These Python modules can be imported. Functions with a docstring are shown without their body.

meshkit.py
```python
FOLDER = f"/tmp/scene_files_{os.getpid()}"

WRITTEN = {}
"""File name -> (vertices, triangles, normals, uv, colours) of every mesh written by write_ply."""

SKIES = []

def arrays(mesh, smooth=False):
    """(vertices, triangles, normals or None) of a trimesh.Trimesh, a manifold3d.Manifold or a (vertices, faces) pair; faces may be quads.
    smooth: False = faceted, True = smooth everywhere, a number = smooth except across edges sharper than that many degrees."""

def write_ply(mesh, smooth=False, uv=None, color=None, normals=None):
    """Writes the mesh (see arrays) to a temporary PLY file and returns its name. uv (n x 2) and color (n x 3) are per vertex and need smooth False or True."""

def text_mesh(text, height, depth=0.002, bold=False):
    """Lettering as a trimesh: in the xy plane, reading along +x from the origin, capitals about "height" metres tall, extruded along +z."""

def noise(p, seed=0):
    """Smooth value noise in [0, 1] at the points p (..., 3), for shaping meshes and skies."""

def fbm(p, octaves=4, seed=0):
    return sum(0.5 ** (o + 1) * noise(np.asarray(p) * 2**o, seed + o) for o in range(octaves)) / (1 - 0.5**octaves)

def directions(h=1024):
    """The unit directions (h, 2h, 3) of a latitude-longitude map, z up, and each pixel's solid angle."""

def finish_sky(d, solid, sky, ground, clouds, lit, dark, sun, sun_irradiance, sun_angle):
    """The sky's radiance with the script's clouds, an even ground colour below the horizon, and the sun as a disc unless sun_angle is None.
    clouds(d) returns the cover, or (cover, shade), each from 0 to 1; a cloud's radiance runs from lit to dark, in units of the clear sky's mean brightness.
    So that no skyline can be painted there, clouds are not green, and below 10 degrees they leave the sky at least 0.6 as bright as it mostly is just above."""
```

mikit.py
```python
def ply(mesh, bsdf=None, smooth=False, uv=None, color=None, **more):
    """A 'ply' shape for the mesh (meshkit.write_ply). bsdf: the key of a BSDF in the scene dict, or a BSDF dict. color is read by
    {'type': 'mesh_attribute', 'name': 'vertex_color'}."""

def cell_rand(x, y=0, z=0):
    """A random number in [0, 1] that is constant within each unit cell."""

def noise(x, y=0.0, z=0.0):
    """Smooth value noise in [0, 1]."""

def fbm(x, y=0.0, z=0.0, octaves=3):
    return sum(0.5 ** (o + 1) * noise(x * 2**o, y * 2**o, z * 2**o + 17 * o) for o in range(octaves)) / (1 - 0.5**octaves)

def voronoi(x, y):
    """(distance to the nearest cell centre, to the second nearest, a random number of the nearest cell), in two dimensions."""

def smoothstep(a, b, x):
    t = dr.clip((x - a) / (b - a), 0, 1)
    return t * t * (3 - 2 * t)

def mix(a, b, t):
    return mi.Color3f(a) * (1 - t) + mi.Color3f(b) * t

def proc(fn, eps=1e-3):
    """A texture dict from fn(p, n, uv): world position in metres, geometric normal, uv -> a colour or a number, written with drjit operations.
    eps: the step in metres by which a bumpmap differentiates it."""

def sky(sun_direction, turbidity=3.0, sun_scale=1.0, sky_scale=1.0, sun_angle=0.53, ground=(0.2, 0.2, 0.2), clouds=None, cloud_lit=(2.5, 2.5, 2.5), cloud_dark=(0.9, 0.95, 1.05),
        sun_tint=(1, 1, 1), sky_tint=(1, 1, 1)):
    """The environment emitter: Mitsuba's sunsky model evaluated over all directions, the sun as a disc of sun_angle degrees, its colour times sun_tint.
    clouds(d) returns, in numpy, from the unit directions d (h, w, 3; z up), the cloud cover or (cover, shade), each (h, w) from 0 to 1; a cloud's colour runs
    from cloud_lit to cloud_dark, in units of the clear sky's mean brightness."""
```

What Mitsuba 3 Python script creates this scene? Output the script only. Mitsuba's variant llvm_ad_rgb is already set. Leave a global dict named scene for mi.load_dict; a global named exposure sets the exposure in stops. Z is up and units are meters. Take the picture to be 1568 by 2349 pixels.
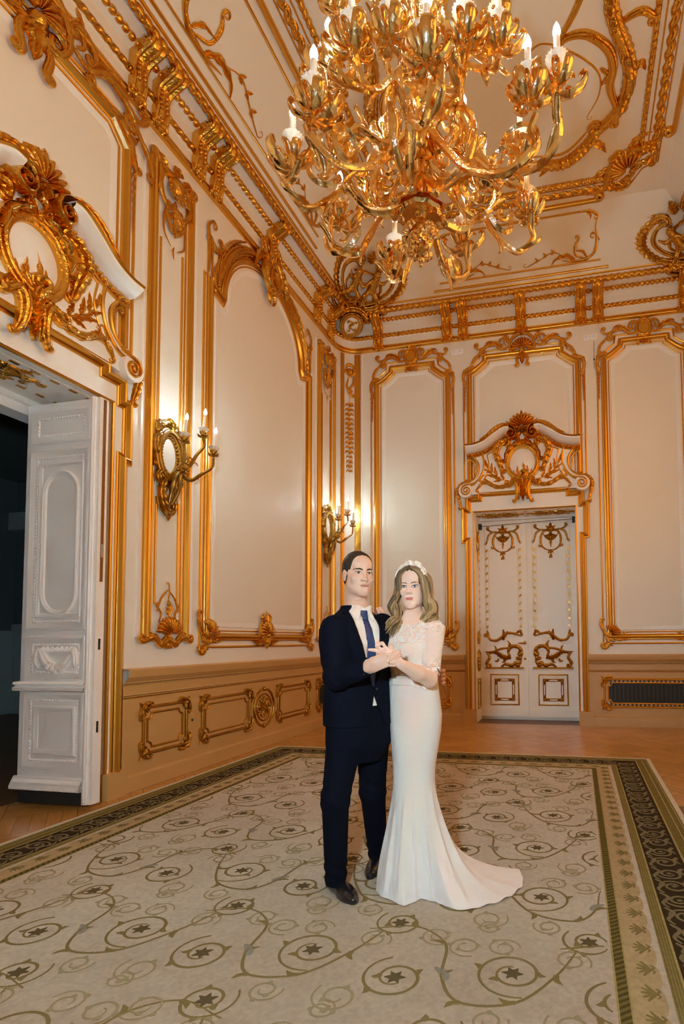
import math, random
import numpy as np, trimesh, shapely
import shapely.geometry as sg
import drjit as dr, mitsuba as mi, mikit, meshkit
from mikit import noise, fbm, smoothstep, mix
T = mi.ScalarTransform4f
PI = math.pi
rng = np.random.default_rng(7)
scene, labels = {}, {}

# ------------------------------------------------------------------ camera, light, exposure
EYE = np.array([4.0046, -9.2092, 1.33])
RT, DN, FW = np.array([[0.97530787, 0.22066268, -0.00908485], [-0.02079007, 0.05078141, -0.99849338], [-0.21986888, 0.97402733, 0.0541151]])
scene['camera'] = {'type': 'perspective', 'fov': math.degrees(2 * math.atan(784 / 1300)), 'fov_axis': 'x', 'near_clip': 0.05, 'far_clip': 100.0,
                   'principal_point_offset_x': (784 - 1029.7) / 1568, 'principal_point_offset_y': (1174.5 - 1401.4) / 2349,
                   'to_world': T().look_at(origin=EYE.tolist(), target=(EYE + FW).tolist(), up=(-DN).tolist())}
exposure = 0.0
FLASH_POS, FLASH_RGB = (3.62, -9.38, 1.74), (1300, 1940, 2200)     # the photographer's flash, just above and left of the camera
BULB = (130, 110, 70)                                       # radiance of a candle bulb
SCONCE_BULB = (300, 400, 430)
WINDOW_RGB = (2.6, 1.08, .08)                                # evening light in the windows of the right-hand wall

# ------------------------------------------------------------------ materials
def rgb(r, g, b): return {'type': 'rgb', 'value': [r, g, b]}
def mat(key, col, rough=0.5, metallic=0.0, spec=0.5, bump=None, scale=0.004, **kw):
    b = {'type': 'principled', 'base_color': col if isinstance(col, dict) else rgb(*col), 'roughness': rough, 'metallic': metallic, **kw}
    if not metallic: b['specular'] = spec
    if bump is not None: b = {'type': 'bumpmap', 'arbitrary': mikit.proc(bump, 2e-3), 'scale': scale, 'bsdf': b}
    scene[key] = {'type': 'twosided', 'bsdf': b}
    return key
def hammered(p, n, uv): return fbm(p.x * 55, p.y * 55, p.z * 55, 2)
GOLD = mat('m_gold', (0.74, 0.385, 0.058), 0.2, 1.0, bump=hammered, scale=.006)
GOLDM = mat('m_gold_moulding', (0.74, 0.385, 0.058), 0.3, 1.0)
GOLDC = mat('m_gold_chandelier', (0.92, 0.62, 0.24), 0.17, 1.0, bump=hammered, scale=.003)
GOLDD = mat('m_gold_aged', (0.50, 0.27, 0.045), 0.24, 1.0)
BRONZE = mat('m_bronze', (0.50, 0.31, 0.07), 0.26, 1.0)
def wall_col(p, n, uv):
    v = fbm(p.x * 0.9 + p.y * 0.7, p.y * 0.9 + 3.1, p.z * 0.9, 3)
    return mix((0.725, 0.65, 0.55), (0.76, 0.685, 0.585), v)
CREAM = mat('m_cream', mikit.proc(wall_col), 0.45, spec=0.3)
CREAMT = mat('m_cream_trim', (0.78, 0.72, 0.65), 0.4, spec=0.35)
def dado_col(p, n, uv):
    v = fbm(p.x * 2 + p.y * 2, p.y * 2, p.z * 6, 3)
    return mix((0.46, 0.235, 0.075), (0.53, 0.285, 0.10), v)
DADO = mat('m_dado', mikit.proc(dado_col), 0.42, spec=0.35)
WHITE = mat('m_door_white', (0.86, 0.80, 0.76), 0.38, spec=0.4)
DOORW = mat('m_door_cream', (0.80, 0.73, 0.65), 0.38, spec=0.4)
DARK = mat('m_dark_gap', (0.012, 0.010, 0.008), 0.7)
GROOVE = mat('m_dado_groove', (0.16, 0.085, 0.03), 0.5)

# ------------------------------------------------------------------ scene book-keeping
def num(key):
    if key not in scene and key not in used: used.add(key); return key
    k = 1
    while f'{key}_{k:03d}' in scene or f'{key}_{k:03d}' in used: k += 1
    used.add(f'{key}_{k:03d}')
    return f'{key}_{k:03d}'
used = set()
def thing(name, label, cat, group=None):
    key = num(name); labels[key] = {'label': label, 'category': cat}
    if group: labels[key]['group'] = group
    return key
def struct(name):
    used.add(name); labels[name] = {'kind': 'structure'}; return name
def put(key, mesh, m, smooth=35, label=None, stuff=False, **kw):
    """one entry; mesh: (V, F), Mesh or trimesh"""
    if isinstance(mesh, MB): mesh = mesh.get()
    if key in scene: key = num(key)
    used.add(key)
    scene[key] = mikit.ply(mesh, m, smooth=smooth, **kw)
    if label or stuff:
        labels.setdefault(key, {})
        if label: labels[key]['label'] = label
        if stuff: labels[key]['kind'] = 'stuff'
    return key
def part(parent, name, mesh, m, smooth=35, label=None, stuff=False, **kw):
    return put(num(parent + '__' + name), mesh, m, smooth, label, stuff, **kw)
def part_each(parent, name, meshes, m, smooth=35, fr=None):
    """every mesh of a list its own part"""
    for q in meshes: part(parent, name, MB().add([q], fr), m, smooth)
def copy_to(src, dst, M):
    """copies of every entry of thing src under dst, moved by the 4x4 M"""
    for k in [k for k in scene if k == src or k.startswith(src + '__')]:
        d = dict(scene[k]); old = np.array(T(d['to_world']).matrix) if 'to_world' in d else np.eye(4)
        d['to_world'] = T(np.asarray(M) @ old); scene[dst + k[len(src):]] = d; used.add(dst + k[len(src):])
        if k != src and k in labels: labels[dst + k[len(src):]] = dict(labels[k])

# ------------------------------------------------------------------ mesh toolkit
def vf(m):
    if isinstance(m, MB): return m.get()
    if isinstance(m, tuple): return np.asarray(m[0], float), np.asarray(m[1], int)
    return np.asarray(m.vertices, float), np.asarray(m.faces, int)
class MB:
    def __init__(s, *ms):
        s.v, s.f, s.n = [], [], 0
        for m in ms: s.add(m)
    def add(s, m, fr=None):
        for q in (m if isinstance(m, list) else [m]):
            v, f = vf(q)
            if f.shape[1] == 4: f = np.vstack([f[:, [0, 1, 2]], f[:, [0, 2, 3]]])
            if fr is not None: v = fr(v)
            s.v.append(v); s.f.append(f + s.n); s.n += len(v)
        return s
    def get(s): return np.vstack(s.v), np.vstack(s.f)
    def map(s, fr): s.v = [fr(v) for v in s.v]; return s
def box(x0, x1, y0, y1, z0, z1):
    v = np.array([[x, y, z] for x in (x0, x1) for y in (y0, y1) for z in (z0, z1)], float)
    return v, np.array([[0, 1, 3], [0, 3, 2], [4, 6, 7], [4, 7, 5], [0, 4, 5], [0, 5, 1], [2, 3, 7], [2, 7, 6], [0, 2, 6], [0, 6, 4], [1, 5, 7], [1, 7, 3]])
def grid(P, closed_u=False, closed_v=False):
    """faces of a (a, b, 3) vertex grid"""
    a, b = P.shape[:2]
    i, j = np.meshgrid(np.arange(a if closed_u else a - 1), np.arange(b if closed_v else b - 1), indexing='ij')
    i2, j2 = (i + 1) % a, (j + 1) % b
    q = np.stack([i * b + j, i2 * b + j, i2 * b + j2, i * b + j2], -1).reshape(-1, 4)
    return P.reshape(-1, 3), np.vstack([q[:, [0, 1, 2]], q[:, [0, 2, 3]]])
def frame(o, eu, ev, en=None):
    o, eu, ev = (np.asarray(x, float) for x in (o, eu, ev))
    en = np.cross(eu, ev) if en is None else np.asarray(en, float)
    A = np.stack([eu, ev, en])
    return lambda v: np.asarray(v) @ A + o
LW = frame((0, 0, 0), (0, 1, 0), (0, 0, 1))          # left wall: u = y, v = z, n = +x
BW = frame((0, 0, 0), (1, 0, 0), (0, 0, 1))          # back wall: u = x, v = z, n = -y
def at(fr, u, v, n=0.0, s=1.0, flip=False):
    """local ornament coordinates placed at (u, v, n) of a wall frame"""
    return lambda p: fr(np.asarray(p) * [(-s if flip else s), s, s] + [u, v, n])
def extr(poly, n0, n1):
    """shapely polygon -> prism between heights n0 and n1"""
    ms = [trimesh.creation.extrude_polygon(g, n1 - n0, engine='earcut') for g in getattr(poly, 'geoms', [poly])]
    mb = MB()
    for m in ms: mb.add((np.asarray(m.vertices) + [0, 0, n0], np.asarray(m.faces)))
    return mb.get()
def normals2(P, closed):
    P = np.asarray(P, float)
    if closed:
        a, b = P - np.roll(P, 1, 0), np.roll(P, -1, 0) - P
    else:
        d = np.diff(P, axis=0); a, b = np.vstack([d[:1], d]), np.vstack([d, d[-1:]])
    a = a / (np.linalg.norm(a, axis=1, keepdims=True) + 1e-12); b = b / (np.linalg.norm(b, axis=1, keepdims=True) + 1e-12)
    na, nb = np.stack([-a[:, 1], a[:, 0]], 1), np.stack([-b[:, 1], b[:, 0]], 1)
    m = na + nb; m /= np.linalg.norm(m, axis=1, keepdims=True) + 1e-9
    return m / np.maximum((m * na).sum(1, keepdims=True), 0.35)
def sweep(P, prof, closed=False, w=1.0, h=1.0, n0=0.0, off=0.0):
    """cross-section prof [(s, height)] swept along the plane path P; w, h: scales per path point; off: side shift"""
    P, prof = np.asarray(P, float)[:, :2], np.asarray(prof, float)
    N = normals2(P, closed); k = len(P)
    w, h, off, n0 = (np.broadcast_to(np.asarray(x, float), (k,)) for x in (w, h, off, n0))
    G = np.empty((k, len(prof), 3))
    G[..., :2] = P[:, None] + N[:, None] * (off[:, None] + w[:, None] * prof[None, :, 0])[..., None]
    G[..., 2] = n0[:, None] + h[:, None] * prof[None, :, 1]
    return grid(G, closed_u=closed)
def crv(pts, n=40):
    """Catmull-Rom through control points"""
    p = np.asarray(pts, float); p = np.vstack([2 * p[0] - p[1], p, 2 * p[-1] - p[-2]])
    seg = len(p) - 3; out = []
    for i in range(seg):
        t = np.linspace(0, 1, max(3, n // seg), endpoint=(i == seg - 1))[:, None]
        a, b, c, d = p[i:i + 4]
        out.append(0.5 * (2 * b + (c - a) * t + (2 * a - 5 * b + 4 * c - d) * t ** 2 + (-a + 3 * b - 3 * c + d) * t ** 3))
    return np.vstack(out)
def curl(P, r, s, turns=1.2, n=26, decay=0.8):
    """appends a spiral to the end of path P; s = +1 turns left"""
    t = P[-1] - P[-2]; t /= np.linalg.norm(t); N = s * np.array([-t[1], t[0]]); c = P[-1] + r * N
    a0 = math.atan2(*(P[-1] - c)[::-1]); k = np.linspace(0, 1, n)[1:]
    rr = r * (1 - decay * k); a = a0 + s * 2 * PI * turns * k
    return np.vstack([P, c + rr[:, None] * np.stack([np.cos(a), np.sin(a)], 1)])
def vine(pts, c0=None, c1=None, n=36):
    """curve with spiral ends; c = (radius, side[, turns])"""
    P = crv(pts, n) if len(pts) > 2 else np.linspace(pts[0], pts[-1], n // 2)
    if c1: P = curl(P, *c1)
    if c0: P = curl(P[::-1], c0[0], c0[1], *c0[2:])[::-1]
    return P
RIDGE = [(-1, 0), (-.86, .55), (-.55, .62), (-.4, .9), (0, 1), (.4, .9), (.55, .62), (.86, .55), (1, 0)]
ROUND = [(-1, 0), (-.8, .6), (-.4, .92), (0, 1), (.4, .92), (.8, .6), (1, 0)]
COVE = [(-1, 0), (-.95, .9), (-.7, 1), (-.3, .55), (.2, .45), (.7, .9), (.95, .8), (1, 0)]
LEAF = [(-1, 0), (-.9, .45), (-.6, .8), (-.25, .55), (0, 1), (.25, .55), (.6, .8), (.9, .45), (1, 0)]
def arclen(P): return np.r_[0, np.cumsum(np.linalg.norm(np.diff(P, axis=0), axis=1))]
def rib(P, w, h=None, prof=RIDGE, e0=.5, e1=.25, lobes=0, lob=.2, n0=0.0, mid=1.0):
    """scroll stem: w half width, tapering to e0/e1 of it; lobes > 0 scallops both edges like acanthus"""
    P = np.asarray(P, float); s = arclen(P); t = s / s[-1]; h = w * .9 if h is None else h
    env = np.where(t < .5, e0 + (mid - e0) * np.sin(np.clip(t * 2, 0, 1) * PI / 2), e1 + (mid - e1) * np.sin(np.clip((1 - t) * 2, 0, 1) * PI / 2))
    ww = env.copy()
    if lobes: ww = env * (1 - lob + lob * np.abs(np.sin(PI * lobes * t)) * 1.3)
    hh = env * (1 if not lobes else (1 + .3 * np.abs(np.sin(PI * lobes * t))))
    return sweep(P, prof, w=w * ww, h=h * hh, n0=n0)
def leaf(pts, w, h=None, lobes=5, n=30, n0=0.0, tip=.04):
    """acanthus leaf along a curve: wide near the base, pointed tip, lobed edge, raised midrib"""
    P = crv(pts, n) if len(pts) > 2 else np.linspace(pts[0], pts[-1], n)
    t = arclen(P); t = t / t[-1]; h = w * .7 if h is None else h
    env = np.maximum(np.sin(PI * np.clip(t, 0, 1) ** .7) ** .8, tip) * (1 - .15 * t)
    lo = 1 - .42 * (1 - np.abs(np.sin(PI * lobes * t ** .9)))
    return sweep(P, LEAF, w=w * env * lo, h=h * (.35 + .65 * env) * (.85 + .15 * lo), n0=n0)
def shell(r, a0=20, a1=160, ribs=9, h=None, r0=.12, n0=0.0, sc=.13, curlr=.25):
    """scallop shell fan about the origin, degrees"""
    h = r * .28 if h is None else h; k = ribs * 6 + 1
    a = np.radians(np.linspace(a0, a1, k)); ph = np.linspace(0, ribs, k) % 1
    bump = np.sin(PI * ph) ** .7; edge = 1 - sc * (1 - bump); rad = np.linspace(r0, 1, 9)
    G = np.empty((9, k, 3)); rr = r * rad[:, None] * (1 + (edge - 1)[None] * rad[:, None] ** 2)
    G[..., 0], G[..., 1] = rr * np.cos(a), rr * np.sin(a)
    G[..., 2] = n0 + h * (np.sin(PI * np.clip(rad * .93 + .07, 0, 1)) ** .6)[:, None] * (.5 + .5 * bump[None]) + h * .45 * (rad ** 4)[:, None] * bump[None]
    G[-1, :, 2] = n0
    return grid(G)
def dome(c, rx, ry=None, h=None, n=10, m=4, n0=0.0):
    ry = ry or rx; h = h or rx * .8
    a = np.arange(n) * 2 * PI / n; ph = np.linspace(0, PI / 2, m + 1)[:-1]
    G = np.stack([np.stack([c[0] + rx * np.cos(p) * np.cos(a), c[1] + ry * np.cos(p) * np.sin(a), np.full(n, n0 + h * math.sin(p))], 1) for p in ph])
    v, f = grid(G, closed_v=True); v = np.vstack([v, [[c[0], c[1], n0 + h]]]); k = len(v) - 1; b = (m - 1) * n
    return v, np.vstack([f, [[b + i, b + (i + 1) % n, k] for i in range(n)]])
def rosette(c, r, petals=5, h=None, n0=0.0, core=.3):
    h = h or r * .45; k = petals * 8; a = np.arange(k) * 2 * PI / k
    pet = .62 + .38 * np.abs(np.sin(a * petals / 2)); rad = np.array([1, .8, .5, .25, .02]); hs = np.array([0, .75, .7, .35, .5])
    G = np.stack([np.stack([c[0] + r * q * (pet if q > .3 else .8) * np.cos(a), c[1] + r * q * (pet if q > .3 else .8) * np.sin(a), np.full(k, n0) + h * z * (.6 + .4 * pet)], 1) for q, z in zip(rad, hs)])
    return [grid(G, closed_v=True), dome(c, r * core, h=h * .9, n=8, m=3, n0=n0 + h * .2)]
def ball(c, r, sub=1, sc=(1, 1, 1)):
    s = trimesh.creation.icosphere(subdivisions=sub, radius=r)
    return np.asarray(s.vertices) * sc + c, np.asarray(s.faces)
def mirror(ms, u0=0.0):
    out = []
    for m in ms:
        v, f = vf(m); w = v.copy(); w[:, 0] = 2 * u0 - w[:, 0]; out += [(v, f), (w, f[:, ::-1])]
    return out
def lathe(prof, n=32, flutes=0, fl=.08):
    """profile [(r, z)] turned about z"""
    p = np.asarray(prof, float); a = np.arange(n) * 2 * PI / n
    g = 1 + (fl * np.abs(np.sin(a * flutes / 2)) - fl / 2 if flutes else 0 * a)
    G = np.stack([np.stack([r * g * np.cos(a), r * g * np.sin(a), np.full(n, z)], 1) for r, z in p])
    v, f = grid(G, closed_v=True)
    return v, f[:, ::-1]
def tube(P, r, n=8, flat=1.0, ridges=0):
    """tube along a 3-D path, parallel transported; r scalar or per point"""
    P = np.asarray(P, float); k = len(P); r = np.broadcast_to(np.asarray(r, float), (k,))
    t = np.gradient(P, axis=0); t /= np.linalg.norm(t, axis=1, keepdims=True) + 1e-12
    a = np.cross(t[0], [0, 0, 1.0]); a = np.array([1.0, 0, 0]) if np.linalg.norm(a) < .1 else a; a /= np.linalg.norm(a); A = [a]
    for i in range(1, k):
        a = A[-1] - t[i] * (A[-1] @ t[i]); A.append(a / (np.linalg.norm(a) + 1e-12))
    A = np.array(A); B = np.cross(t, A); g = np.arange(n) * 2 * PI / n
    m = 1 + (.16 * np.cos(g * ridges) if ridges else 0 * g)
    G = P[:, None] + r[:, None, None] * ((np.cos(g) * m)[None, :, None] * A[:, None] + flat * (np.sin(g) * m)[None, :, None] * B[:, None])
    v, f = grid(G, closed_v=True)
    v = np.vstack([v, P[:1], P[-1:]]); q = len(v) - 2; e = (k - 1) * n
    cap = [[q, (i + 1) % n, i] for i in range(n)] + [[q + 1, e + i, e + (i + 1) % n] for i in range(n)]
    return v, np.vstack([f, cap])
def crv3(pts, n=30): return crv(pts, n)
def carved(P, w, h, period, prof=ROUND, n0=0.0, twist=0.0, per=8, depth=.55, closed=False, mod=.25):
    """run of carved beads or leaves along a path (rope, bead-and-reel, leaf band)"""
    s = arclen(P if not closed else np.vstack([P, P[:1]])); L = s[-1]; k = max(8, int(L / period * per)); q = np.linspace(0, L, k + 1)[: k if closed else k + 1]
    PP = np.vstack([P, P[:1]]) if closed else P
    X = np.stack([np.interp(q, s, PP[:, i]) for i in range(2)], 1); prof = np.asarray(prof, float)
    N = normals2(X, closed); G = np.empty((len(X), len(prof), 3))
    ph = q[:, None] / period + twist * prof[None, :, 0]; b = np.abs(np.sin(PI * ph))
    G[..., :2] = X[:, None] + N[:, None] * (w * prof[None, :, 0] * (1 - mod + mod * b))[..., None]
    G[..., 2] = n0 + h * prof[None, :, 1] * (1 - depth + depth * b)
    return grid(G, closed_u=closed)
# ------------------------------------------------------------------ room shell
W, L, H = 6.38, 11.9, 7.70          # width, length, ceiling height
CY = -5.9                            # middle of the left wall (its doorway)
CX = 3.19                            # middle of the back wall (its doorway)
FIL = 0.36                           # radius of the rounded corners
def parquet_col(p, n, uv):
    k = dr.floor(uv.x); c = mikit.cell_rand(k, dr.floor(uv.y), 3.0); fx, fy = uv.x - k, uv.y - dr.floor(uv.y)
    s = dr.floor(fx * 5); r = mikit.cell_rand(k * 7 + s, dr.floor(uv.y), 1.0)
    g = fbm(fx * 40 + r * 30, fy * 5 + c * 9, 0, 3); e = dr.abs(fx * 5 - s - 0.5)
    col = mix((0.30, 0.125, 0.026), (0.46, 0.215, 0.055), 0.25 * c + 0.4 * r + 0.45 * g)
    return col * (1 - 0.45 * smoothstep(0.46, 0.5, e))
WOOD = mat('m_parquet', mikit.proc(parquet_col), 0.22, spec=0.5)
WOODB = mat('m_parquet_base', (0.13, 0.055, 0.015), 0.4)
struct('floor')
put('floor', box(-6.9, W, -L, 0.52, -0.08, -0.004), WOODB, False)
side = 0.4915
def parquet_tiles():
    e1, e2 = np.array([math.sqrt(.5)] * 2) * side, np.array([-math.sqrt(.5), math.sqrt(.5)]) * side
    o = np.array([3.482, -1.821]); out = []
    room = sg.box(0.06, -2.62, W - .04, -0.30).union(sg.box(4.55, -4.3, W - .04, -2.4)).union(sg.box(0.06, -5.2, .3, -2.4)).union(sg.box(-.68, -6.7, .62, -4.95))
    for i in range(-22, 22):
        for j in range(-22, 22):
            q = sg.Polygon([o + e1 * a + e2 * b for a, b in ((i, j), (i + 1, j), (i + 1, j + 1), (i, j + 1))]).buffer(-0.0022, join_style=2).intersection(room)
            if q.is_empty or q.geom_type != 'Polygon' or q.area < .004: continue
            out.append((i, j, q))
    return o, e1 / side, e2 / side, out
o_, e1_, e2_, tl = parquet_tiles()
def top_tile(q, i, j, rot):
    v, f = extr(q, -0.012, 0.0); d = v[:, :2] - o_; a, b = d @ e1_ / side - i, d @ e2_ / side - j
    if rot: a, b = b, a
    uv = np.stack([np.clip(a, .001, .999) + (i * 3 % 41), np.clip(b, .001, .999) + (j * 5 % 37)], 1)
    return (v, f), uv
for i, j, q in tl:
    m, uv = top_tile(q, i, j, (i + j) % 2); part('floor', 'parquet_tile', m, WOOD, False, uv=uv)
# border strips along the back wall and the walls
for a0, a1, (x0, x1, y0, y1) in ((0, 1, (0.04, W - .03, -.295, -.17)), (0, 1, (0.04, W - .03, -.165, -.04))):
    for k in range(13):
        xa, xb = x0 + (x1 - x0) * k / 13, x0 + (x1 - x0) * (k + 1) / 13
        m = box(xa + .002, xb - .002, y0, y1, -.012, 0); uv = np.stack([(m[0][:, 1] - y0) / (y1 - y0) * .19 + 60 + k * 3, (m[0][:, 0] - xa) * 1.2 + 7.1], 1)
        part('floor', 'border_plank', m, WOOD, False, uv=uv)
# walls: the left and the back wall have real door openings, 0.72 and 0.5 deep
OPEN_H, HW = 3.46, 0.82
struct('wall_left')
poly = sg.box(-L, 0, -FIL, H + .3).difference(sg.box(CY - HW, -.1, CY + HW, OPEN_H))
put('wall_left', MB().add(extr(poly, -.72, 0), LW), CREAM, False)
struct('wall_back')
poly = sg.box(FIL, 0, W, H + .3).difference(sg.box(CX - HW, -.1, CX + HW, OPEN_H))
put('wall_back', MB().add(extr(poly, -.5, 0), BW), CREAM, False)
struct('wall_corner'); a = np.linspace(0, PI / 2, 13)
P = np.stack([FIL - FIL * np.cos(a), -FIL + FIL * np.sin(a)], 1)
put('wall_corner', sweep(P, [(0, 0), (0, H)]), CREAM, 40)
struct('wall_right'); put('wall_right', box(W, W + .2, -L, .5, 0, H + .3), CREAM, False)
struct('wall_rear'); put('wall_rear', box(-.72, W + .2, -L - .2, -L, 0, H + .3), CREAM, False)
def ceil_col(p, n, uv):
    v = fbm(p.x * 0.8, p.y * 0.8, p.z, 3)
    return mix((0.72, 0.64, 0.53), (0.75, 0.67, 0.56), v)
CEIL = mat('m_ceiling', mikit.proc(ceil_col), 0.6, spec=0.2)
struct('ceiling'); put('ceiling', box(-.1, W + .2, -L - .2, .4, H, H + .15), CEIL, False)
# the coved band between cornice and ceiling (inclined planes, mitred at the corners)
RECT = np.array([[0, -L], [0, 0], [W, 0], [W, -L]])
def run(prof, pts=RECT, closed=True): return sweep(np.asarray(pts, float), [(-o, z) for o, z in prof], closed)
part('ceiling', 'cove', run([(0.30, 7.06), (.36, 7.10), (1.02, 7.69), (1.06, 7.705)]), CEIL, 25)
def fillet_path(o=0.0):
    """plan of the walls with rounded corners, clockwise seen from above"""
    r = max(FIL - o, 0.02); out = []
    for (cx, cy), a0 in (((o + r, -o - r), 180), ((W - o - r, -o - r), 90)):
        t = np.radians(np.linspace(a0, a0 - 90, 13)); out.append(np.stack([cx + r * np.cos(t), cy + r * np.sin(t)], 1))
    return np.vstack([[[o, -L]], *out, [[W - o, -L]]])
def trim(prof, o0=0.0): return sweep(fillet_path(o0), [(-(o - o0), z) for o, z in prof])
struct('trim_1'); put('trim_1', MB(trim([(0, 6.50), (.03, 6.52), (.035, 6.63), (.05, 6.64), (.05, 6.72), (.03, 6.74), (.035, 6.88), (.07, 6.90), (.12, 6.91)]), trim([(.10, 6.955), (.16, 6.97), (.24, 6.975), (.26, 7.03), (.31, 7.03), (.31, 7.08)])), CREAM, 25)
def hr(o, z, r, k=7, a0=-90, a1=90): return [(o + r * math.cos(t), z + r * math.sin(t)) for t in np.radians(np.linspace(a0, a1, k))]
part('trim_1', 'gilt_fillet', MB(trim([(0, 6.435)] + hr(.035, 6.462, .026) + [(.02, 6.492), (.02, 6.503)] + hr(.028, 6.515, .012) + [(0, 6.528)])), GOLDM, 30)
def beaded(o, z, r, period, depth=.5, twist=.0, n=10):
    """carved torus along the cornice: cross-section circle of radius r, height modulated along the run"""
    P = fillet_path(o); s = arclen(P); q = np.arange(0, s[-1], period / 6.0)
    X = np.stack([np.interp(q, s, P[:, i]) for i in range(2)], 1); N = -normals2(X, False)
    a = np.radians(np.linspace(-110, 130, n)); b = np.abs(np.sin(PI * (q[:, None] / period + twist * a[None] / 3)))
    rr = r * (1 - depth + depth * b ** .7)
    G = np.concatenate([X[:, None] + N[:, None] * (rr * np.cos(a)[None])[..., None], (z + rr * np.sin(a)[None])[..., None]], -1)
    return grid(G)
part('trim_1', 'leaf_torus', beaded(.045, 6.682, .042, .085, .45, .9), GOLD, 40)
part('trim_1', 'leaf_band', beaded(.11, 6.933, .040, .075, .5, .0), GOLD, 40)
part('trim_1', 'bead_torus', beaded(.285, 6.995, .052, .10, .42, .5), GOLD, 40)
part('trim_1', 'gilt_cyma', trim([(.30, 7.065)] + hr(.315, 7.085, .022) + [(.33, 7.11)]), GOLDM, 30)
# ------------------------------------------------------------------ dado, plinths
def dado_run(pts, prof): return sweep(np.asarray(pts), [(-o, z) for o, z in prof])
A1 = np.vstack([[[0, CY + 1.03]], fillet_path()[1:14], [[CX - 1.0, 0]]])
A2 = np.array([[CX + .93, 0], [W, 0]]); A3 = np.array([[0, -L], [0, CY - 1.03]])
DADO_FACE = [(0, 0), (.055, .0), (.055, .12), (.05, .135), (.028, .15), (.025, .165), (.022, .845)]
DADO_CAP = [(.022, .845), (.03, .852), (.03, .868), (.024, .876), (.024, .955), (.036, .962), (.036, .985), (.05, 1.0), (.075, 1.03), (.085, 1.075), (.085, 1.10), (.0, 1.112)]
for k, A in enumerate((A1, A2, A3), 1):
    nm = f'baseboard_{["left", "back", "front"][k - 1]}'; struct(nm)
    put(nm, dado_run(A, DADO_FACE), DADO, 25)
    part(nm, 'dado_cap', dado_run(A, DADO_CAP), DADO, 25)
    part_each(nm, 'groove', [dado_run(A, [(.031, .858), (.034, .862), (.031, .866)]), dado_run(A, [(.037, .966), (.0395, .971), (.037, .976)])], GROOVE, 25)
    part(nm, 'gilt_line', dado_run(A, [(.024, .836), (.031, .841), (.024, .847)]), GOLDD if k != 2 else GOLD, 25)
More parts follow.
